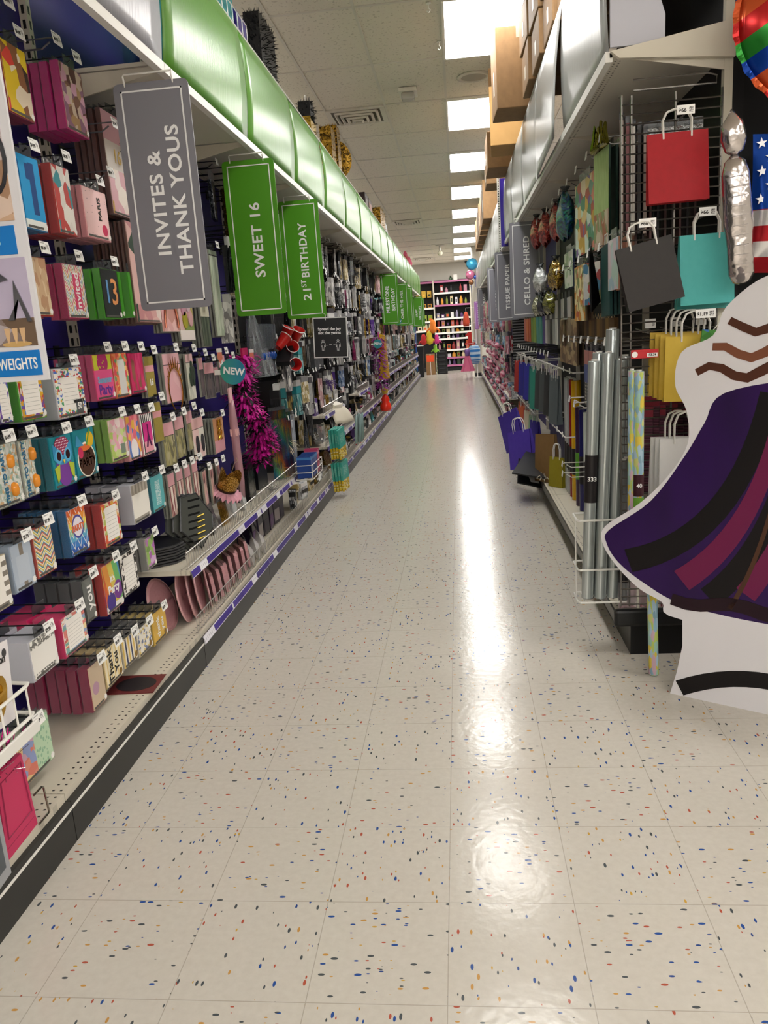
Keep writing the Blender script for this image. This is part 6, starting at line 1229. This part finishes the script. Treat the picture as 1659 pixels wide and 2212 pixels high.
# standing wrap rolls further in
for i,(y,c,nm) in enumerate(((4.40,'#B8BABA','clear'),(4.32,'#C4C6C6','clear'),(4.24,'#A8AAAC','clear'),(4.15,'#8A1E1E','dark red'),(4.04,'#D2A416','yellow'),(3.86,'#3A2440','plum'),(3.70,'#1E1E5A','navy'),(3.52,'#C9D2CC','pale green'))):
    roll(.86,y,.178,.034,.82 if i<5 else .66,M(c,.2) if i>2 else clear(c,.7,.1),'%s wrap roll standing on the right deck, %s from the far side'%(nm,ORD[i]),band=(.18,.36,BAND if i!=5 else M('#5A9A2E',.4),None))
for i,(y,z) in enumerate(((3.0,.98),(2.82,.97),(3.35,.56),(3.35,.50))):
    peg(1.10,y,z,.42,'pale grey peg beside the standing wrap rolls, %s from the top'%ORD[i],None,-1,WWIRE,.04,.034)
# bags hanging along the right run
def bagrow(x,y0,dy,z,w,h,cols,what,tilt=0,handles=True,hh=.07):
    for i,(cn,c) in enumerate(cols):
        bag(x+.02*(i%2),y0+dy*i,z+.012*(i%3),w,h,.05,c,'%s paper bag %s, %s from the viewer'%(cn,what,ORD[i]),roll=0,yaw=-PI/2+.25,handles=handles,hh=hh,group='paper bags along the right run')
bagrow(.79,4.62,.19,.64,.17,.34,[('slate grey','#5A6266'),('blue-grey','#6A7A80'),('charcoal','#2E2E30'),('dark grey','#3E4042'),('grey','#4E5254'),('charcoal','#2A2A2C'),('dark grey','#3A3C3E'),('pale grey','#6E7678')],'hanging in the grey row')
bagrow(.78,5.95,.34,.62,.28,.36,[('sea green','#2E8A7A'),('teal','#1E6A62'),('royal blue','#2A2AA0'),('navy blue','#1E1E7A'),('indigo','#24248E'),('dark red','#8A1E22'),('red','#A82A2A')],'hanging in the blue row')
bagrow(.80,6.4,.36,.22,.24,.24,[('violet','#3A2A96'),('pale green','#8AA88A'),('cream','#C9BCA8'),('red','#B0302A'),('orange','#C2562E'),('brick','#8A3A2A')],'on the lowest bar',hh=.09)
for i in range(7): bag(.90,4.62+.19*i,.25,.24,.36,.04,'#1A1650','deep indigo bag at the back of the lower bar, %s from the viewer'%ORD[i],yaw=-PI/2,handles=False)
for z,y0,y1,n_ in ((1.075,3.6,5.8,'grey bags'),(1.06,5.8,8.4,'blue bags'),(.55,6.2,8.4,'lowest bags'),(.62,4.0,5.2,'fallen bags')):
    o=thing('hang_bar','white wire bar carrying the %s'%n_,'hang bar',(.78,y0,z)); MB().tube([(.32,0,0),(0,0,0),(0,y1-y0,0),(.32,y1-y0,0)],.005,5).build('wire',WWIRE,o)
    for k in range(3): MB().box(-.006,-.003,.1+.3*k,.14+.3*k,-.01,.025).build('price_tag',TAGM2,o)
bag(.63,6.35,.20,.34,.38,.08,'#3B2A8E','purple paper bag leaning out over the deck edge, rear one',roll=-.35,yaw=-PI/2+.5,pale='#4A36A0',tilt=.1,hh=.09); bag(.60,5.25,.20,.30,.32,.08,'#46319C','purple paper bag leaning out over the deck edge, front one',roll=-.2,yaw=-PI/2+.6,pale='#523CAA',hh=.11)
o=thing('black_flat_bag','black flat bag with white label sliding off the deck into the aisle','gift bag',(.60,5.0,.235),(.45,.35,.3)); MB().prism([(-.15,-.26),(.10,-.23),(.15,.10),(-.05,.13)],-.006,.006).build('paper_body',M('#161618',.45),o); MB().prism([(-.02,-.2),(.06,-.19),(.06,-.1),(-.02,-.1)],.006,.007).build('white_label',WHITE,o)
o=thing('black_flat_bag','second black flat bag under the labelled one','gift bag',(.66,4.95,.30),(.25,.2,-.2)); MB().prism([(-.14,-.28),(.13,-.26),(.18,.12),(-.10,.16)],-.006,.006).build('paper_body',M('#222225',.45),o); MB().box(-.03,.03,.16,.19,-.002,.002).build('handle_tab',BLKS,o)
o=thing('ribbon_bundle','crumpled clear and gold ribbon bundle under the black bags','ribbon',(.70,4.72,.178)); mb=MB()
for k in range(26): d=Vector((rnd.uniform(-1,1),rnd.uniform(-1,1),rnd.uniform(.1,.9))).normalized()*rnd.uniform(.04,.1); mb.tube([(0,0,.02),d*.6+Vector((0,0,.03)),d],.004,4)
mb.build('ribbons',M('#C9C2B0',.25,.3),o)
bag(.74,4.74,.178,.25,.37,.08,'#7A5C36','brown kraft bag standing on the right deck behind the small olive bag',roll=-.06,yaw=-1.05,pale='#866640',handles=False); bag(.783,4.52,.178,.145,.225,.05,'#8A7E1C','small olive yellow gift bag with white handles on the right deck',yaw=-.94,pale='#968A22',hh=.1)
# girls' party goods further down
GIRL=[('pink',pal_mat('g1','cells',['#C9627E','#D98AA0','#A83A5A','#E2B4C0'])),('red and white',pal_mat('g2','cells',['#B02A34','#D9C8C8','#8A1E2A','#E2DCD8'])),('pale blue',pal_mat('g3','cells',['#6A9AC2','#A8C4D9','#4A7AA8','#D2DCE2'])),('silver',POOL[1][1]),('rose',pal_mat('g4','head',['#C27A8E','#D9A8B4','#A84A6A','#E2C4CC'])),('cream',pal_mat('g5','cells',['#D9CDB8','#B8A88E','#E2DACA'])),('black and pink',pal_mat('g6','head',['#1E1C20','#8A3A54','#3A2A30','#C97A92']))]
for i in range(6,11):
    for r_,zt in enumerate((1.9,1.6,1.3,1.02)):
        for j in range(6):
            yy=1.80+BAY*i+.1+j*.195
            if rnd.random()<.08 or (yy<9.0 and zt<1.45): continue
            far_item(i,j,r_,.74+rnd.uniform(-.04,.04),yy,zt,-1,'right',None,GIRL,0)
far_mass('far_packets',.75,1.80+BAY*11,1.80+BAY*15.9,(1.9,1.6,1.3,1.02),-1,GIRL,.19,21,'mixed pink and silver party packets at the far end of the right run')
shelf_mass('far_tableware',.80,9.0,1.80+BAY*15.9,(.176,.451),GIRL,8,'pink wrapped tableware low on the far right shelves')
for i in range(5):
    y=9.2+i*1.25; o=thing('clip_strip','hanging clip strip of pink balloons on the far right shelves, %s from the viewer'%ORD[i],'clip strip',(.66,y,.35)); MB().box(-.002,.002,-.015,.015,0,.85).build('strip',clear('#D0D0CC',.5),o)
    for k in range(5): MB().lathe([(.001,-.05),(.03,-.03),(.036,.0),(.028,.035),(.001,.05)],8,Matrix.Translation((-.01,.01*(k%2),.08+.17*k))).build('packet',GIRL[(0,4,0,4,6)[(i+k)%5]][1],o,smooth=True)
# striped black grid behind the tissue packs
o=thing('slat_panel','black and grey slatted end grid past the tissue packs','slat panel',(.78,8.95,.9)); mb=MB()
for k in range(22): mb.box(0,.3,-.006,.006,.035*k,.035*k+.016)
mb.build('slats',M('#8A8A8C',.4),o); MB().box(0,.3,.008,.014,0,.78).build('backing',BLKS,o)
# ------------------------------------------------------------------ cartons on top of the right run
CARD1=P('corrugated_card',lambda t:t.mix(t.noise(t.comb(t.m('MULTIPLY',t.u,2.0),t.m('MULTIPLY',t.v,2.0)),4.0,4.0),'#74583A','#8C6C48'),rough=.75,coat=0); TAPE=clear('#D9CBB0',.5,.12)
def carton(x0,x1,y0,y1,z0,z1,label,yaw=0,open_=False,mat=None):
    o=thing('carton',label,'carton',((x0+x1)/2,(y0+y1)/2,z0),(0,0,yaw)); a=(x1-x0)/2; b=(y1-y0)/2; h=z1-z0
    bevel(MB().box(-a,a,-b,b,0,h).build('box_body',mat or CARD1,o),.006)
    MB().box(-.03,.03,-b-.0015,b+.0015,h-.08,h+.001).build('packing_tape',TAPE,o); MB().box(-a-.0015,-a,-.03,.03,h*.25,h*.55).build('carton_label',M('#CFC8BA',.5),o)
    if open_: MB().quad((-a,-b,h),(a,-b,h),(a,-b-.16,h+.10),(-a,-b-.16,h+.10)).build('flap',CARD1,o)
    return o
carton(.44,.80,5.0,5.42,2.955,3.50,'large brown carton nearest the light, overhanging the right headers',.04)
for i,(x0,y0,z0,z1) in enumerate(((.62,4.35,2.955,3.48),(.64,3.85,2.955,3.45),(.66,3.35,2.955,3.46),(.68,2.85,2.955,3.45),(.70,2.35,2.955,3.45),(.70,1.85,2.955,3.42))):
    carton(x0,x0+.42,y0,y0+.45,z0,(z0+z1)/2-.004,'lower brown carton on the right run, %s in front of the overhanging one'%ORD[i]); carton(x0-.01,x0+.40,y0,y0+.45,(z0+z1)/2,z1,'upper brown carton on the right run, %s in front of the overhanging one'%ORD[i],.03)
carton(.46,.86,6.2,6.7,2.955,3.44,'pale tan open carton behind the overhanging one',-.05,True,P('pale_card',lambda t:t.mix(t.noise(t.vec,4.0),'#A07A48','#B08A54'),rough=.7,coat=0))
carton(.46,.90,7.2,7.8,2.955,3.30,'long brown carton with torn label behind the open one'); carton(.48,.88,8.1,8.6,2.955,3.2,'low brown carton at the back of the nearer group')
for i in range(7): carton(.54,.95,11.0+i*.75,11.6+i*.75,2.955,3.50-.03*(i%3),'brown carton in the far row on the right run, %s along'%ORD[i])
o=thing('header_board','purple board on a slotted white post above the right run','board',(.605,8.0,2.26)); MB().box(.012,.09,-.01,.01,0,.72).build('board',M('#3A2A9A',.35),o); MB().box(-.015,.012,-.015,.015,-.05,.74).build('slotted_post',P('slot_post',lambda t:t.mix(t.m('MULTIPLY',t.band(t.u,.3,.7),t.m('LESS_THAN',t.m('FRACT',t.m('MULTIPLY',t.v,30.0)),.5)),'#D9D6D0','#2A2826'),rough=.4),o)
# ------------------------------------------------------------------ far wall and aisle end
o=thing('wall_shelving','black shelving with white and pink edges on the far wall','shelving',(-1.25,26.1,0)); MB().box(-.1,1.85,.42,.46,0,3.05).build('back_panel',M('#0E0D0F',.5),o)
PNK=M('#B0688E',.4); levels=[(3.0,1),(2.62,0),(2.22,1),(1.78,0),(1.50,0),(1.30,0),(1.10,0),(.72,0),(.46,1),(.20,1)]
for k,(z,p_) in enumerate(levels):
    MB().box(.60,1.80,.02,.42,z-.02,z).build('shelf',M('#D8D5D0',.4),o); MB().box(.60,1.80,.0,.02,z-.05,z+.01).build('shelf_edge',PNK if p_ else WHITEL,o)
for k,z in enumerate((3.0,2.15,1.7,1.4)): MB().box(-.1,.56,.05,.42,z-.02,z).build('shelf',M('#D8D5D0',.4),o); MB().box(-.1,.56,.03,.05,z-.05,z+.01).build('shelf_edge',PNK if k==0 else WHITEL,o)
MB().box(.56,.60,.0,.44,0,3.03).build('upright',CREAM,o); MB().box(1.80,1.84,.0,.44,0,3.03).build('upright',CREAM,o); MB().box(-.1,1.85,.05,.42,0,.12).build('kick_plate',BLKS,o)
HALL=['#E2DFD8','#C98A2E','#1E1E22','#8E88A0','#7A8A3A','#C2562E','#5A3A6A','#D9C8A0','#8A2A2A','#3A4A3A','#D8D6DC','#B07A8A']
for k,(z,p_) in enumerate(levels):
    hgt=(levels[k-1][0]-z-.08) if k else .3
    n=7
    for j in range(n):
        if k==0 and j<3 : continue
        if k==0 and j>4: continue
        if rnd.random()<.1: continue
        w_=rnd.uniform(.07,.13); h=min(hgt,rnd.uniform(.12,.3)); c=HALL[(k*5+j*3)%len(HALL)]
        x=-1.25+.70+j*.16; tall=rnd.random()<.35
        o=thing('novelty_jar' if tall else 'novelty_box','%s on the far wall, %s shelf from the top, %s from the left'%('novelty jar' if tall else 'novelty box',ORD[k],ORD[j]),'novelty',(x,26.22,z),(0,0,0),'novelties on the far wall shelves')
        if tall: MB().lathe([(w_*.4,0),(w_*.5,h*.1),(w_*.5,h*.6),(w_*.25,h*.8),(w_*.2,h)],10).build('jar_body',M(c,.3),o,smooth=True); MB().lathe([(w_*.26,h),(w_*.26,h+.02)],10).build('lid',BLKS,o)
        else: MB().box(-w_/2,w_/2,0,.12,0,h).build('box_body',M(c,.4),o); MB().box(-w_*.3,w_*.3,-.002,0,h*.3,h*.75).build('printed_panel',M(HALL[(k+j*5+4)%len(HALL)],.4),o)
for k,z in enumerate((2.45,2.15,1.7,1.4)):
    for j in range(3):
        o=thing('novelty_pack','bright novelty pack on the narrow far shelves, level %s, place %s'%(ORD[k],ORD[j]),'novelty',(-1.2+.19*j,26.25,z if k else 2.5),(0,0,0)); MB().box(-.07,.07,0,.1,0,.22 if k!=1 else .14).build('box_body',M(('#C9A23E','#C28A2E','#8A9A3A','#D9CDA8')[k],.4),o); MB().box(-.04,.04,-.002,0,.04,.11).build('printed_panel',M(('#D9602E','#E2B44A','#3A3A2A','#1E1E20')[(k+j)%4],.4),o)
o=carton(-.97,-.68,24.3,24.7,0,.66,'brown carton with orange label on the floor at the aisle end',0); MB().box(-.12,.12,-.206,-.202,.42,.62).build('orange_label',M('#E2502A',.4),o); MB().box(-.006,.006,-.205,-.201,0,.42).build('pale_strap',WHITE,o)
for i in range(6):
    o=thing('storage_crate','black crate with green edges at the aisle end, %s from the floor'%ORD[i],'crate',(-.46,24.6,.13*i)); bevel(MB().box(-.17,.17,-.15,.15,0,.125).build('crate_body',M('#17181A',.35),o),.01); MB().box(-.175,-.165,-.152,.152,.03,.1).build('green_edge',M('#6E9A3A',.4),o); MB().box(-.1,.1,-.154,-.15,.04,.07).build('grip',M('#3A3C40',.4),o)
def plush(x,y,z,s_,c,label):
    o=thing('plush_toy',label,'plush toy',(x,y,z)); MB().lathe([(.001,-.0),(.10*s_,.05*s_),(.12*s_,.15*s_),(.08*s_,.25*s_),(.09*s_,.32*s_),(.06*s_,.4*s_),(.001,.42*s_)],12).build('body',M(c,.8),o,smooth=True)
    for q in (-1,1): MB().lathe([(.001,0),(.035*s_,.03*s_),(.025*s_,.16*s_),(.001,.18*s_)],8,Matrix.Translation((.09*s_*q,0,.18*s_))@Matrix.Rotation(2.4*q,4,'Y')).build('arm',M(c,.8),o,smooth=True)
o=thing('display_stand','black display stand at the far end of the left run','display stand',(-1.2,23.3,0)); MB().box(-.2,.2,-.15,.15,0,.95).build('stand_body',BLKS,o); MB().box(-.02,.02,-.17,-.15,.2,1.6).build('blue_post',M('#2A4A8A',.4),o); MB().box(-.22,.22,-.16,.16,.95,.97).build('top_board',HDS[1],o)
plush(-.66,23.2,1.3,1.0,'#D9782A','orange plush hanging at the end of the left run'); plush(-.56,23.2,.98,.7,'#C2327E','magenta plush hanging at the end of the left run'); plush(-.78,23.2,.97,1.0,'#C9B02E','yellow plush sitting on the far display stand'); plush(-.96,23.15,.97,.8,'#B02A2A','red plush sitting on the far display stand'); plush(-.62,23.25,.72,.6,'#8AC23E','lime green plush hanging below the orange one')
# end of the right run far away
o=thing('display_pole','slim white display pole with arms at the far right end of the aisle','display pole',(.60,21.50,0)); MB().lathe([(.14,0),(.14,.015),(.018,.02),(.018,1.98),(.001,1.99)],14).build('pole',WHITE,o); f=MB()
f.tube([(0,0,.97),(-.27,-.5,.97)],.006,5).tube([(0,0,1.06),(-.07,-.1,1.06)],.006,5).tube([(0,0,1.53),(-.18,-.1,1.53)],.006,5).tube([(0,0,1.95),(-.26,-.05,1.95)],.006,5); f.build('arms',WHITE,o)

o=thing('round_column','white round column at the far end of the right run','column',(.66,21.75,0)); MB().lathe([(.11,0),(.11,H-.01)],20).build('shaft',M('#CFC8BC',.6),o,smooth=True); MB().lathe([(.125,0),(.125,.12)],20).build('base_band',DARKK,o)
o=thing('number_cushion','red foil number 1 hanging at the far right end','number balloon',(.42,21.4,.93)); MB().prism([(-.14,0),(.14,0),(.14,.06),(.06,.06),(.06,.36),(-.03,.36),(-.12,.28),(-.12,.24),(-.05,.26),(-.05,.06),(-.14,.06)],-.04,.04,XZ).build('number_body',M('#C22A24',.3),o); MB().tube([(0,0,.36),(0,0,.6)],.004,4).build('string',WHITE,o)
o=thing('striped_bag','blue and white striped bag hanging at the far right end','bag',(.53,21.4,.40)); MB().lathe([(.12,0),(.17,.1),(.17,.42),(.12,.5)],14).build('bag_body',p_stripes('blue_bands',['#2E7AC2','#BFD6E6'],7,False),o,smooth=True); MB().tube([(-.08,0,.5),(0,0,.65),(.08,0,.5)],.008,5).build('strap',M('#2A5A9A',.4),o)
o=thing('tutu_dress','pink tutu dress hanging at the far right end','dress',(.33,21.0,.22)); MB().sheet(lambda u,v:((.06+.14*(1-v)**1.3+.012*math.sin(16*PI*u))*math.cos(2*PI*u),(.05+.09*(1-v)**1.3+.01*math.sin(16*PI*u))*math.sin(2*PI*u),.42*v),64,6).build('skirt',M('#D2688A',.6),o,smooth=True); MB().lathe([(.06,.42),(.08,.52),(.07,.6)],12).build('bodice',M('#7A5AA0',.5),o,smooth=True); MB().tube([(0,0,.6),(0,0,.75)],.004,4).build('hanger',WHITE,o)
o=thing('orange_bag','coral orange drawstring bag hanging below the purple sign','bag',(.34,21.45,1.45)); MB().lathe([(.08,0),(.1,.08),(.07,.3),(.03,.4)],12).build('bag_body',M('#D9563A',.4),o,smooth=True); MB().tube([(0,0,.4),(0,0,.5)],.004,4).build('string',WHITE,o)
for i,(x,z,r_,c,lab) in enumerate(((.56,3.10,.16,'#3E9AC2','blue round foil balloon above the far right signs'),(.50,2.82,.13,'#D2789A','pink foil balloon below the blue one at the far right'),(.64,2.75,.06,'#3A5AA8','small blue streamer cluster at the far right'),(.52,2.62,.07,'#8A5A3A','brown foil balloon below the pink one'))):
    o=thing('foil_balloon',lab,'foil balloon',(x,21.2,z)); MB().lathe([(.001,-r_*.4),(r_*.7,-r_*.3),(r_,0),(r_*.7,r_*.3),(.001,r_*.4)],16,XZ).build('foil_body',M(c,.25,.4),o,smooth=True); MB().tube([(0,0,-r_),(0,0,-r_-.2)],.004,4).build('ribbon',M('#2E4A9A',.4),o)
dupl=[(l,n) for l,n in LABELS.items() if len(n)>1]
print('DUPLICATE LABELS',len(dupl)); [print('  ',l,len(n)) for l,n in dupl[:40]]
print('OBJECTS',len(bpy.data.objects))
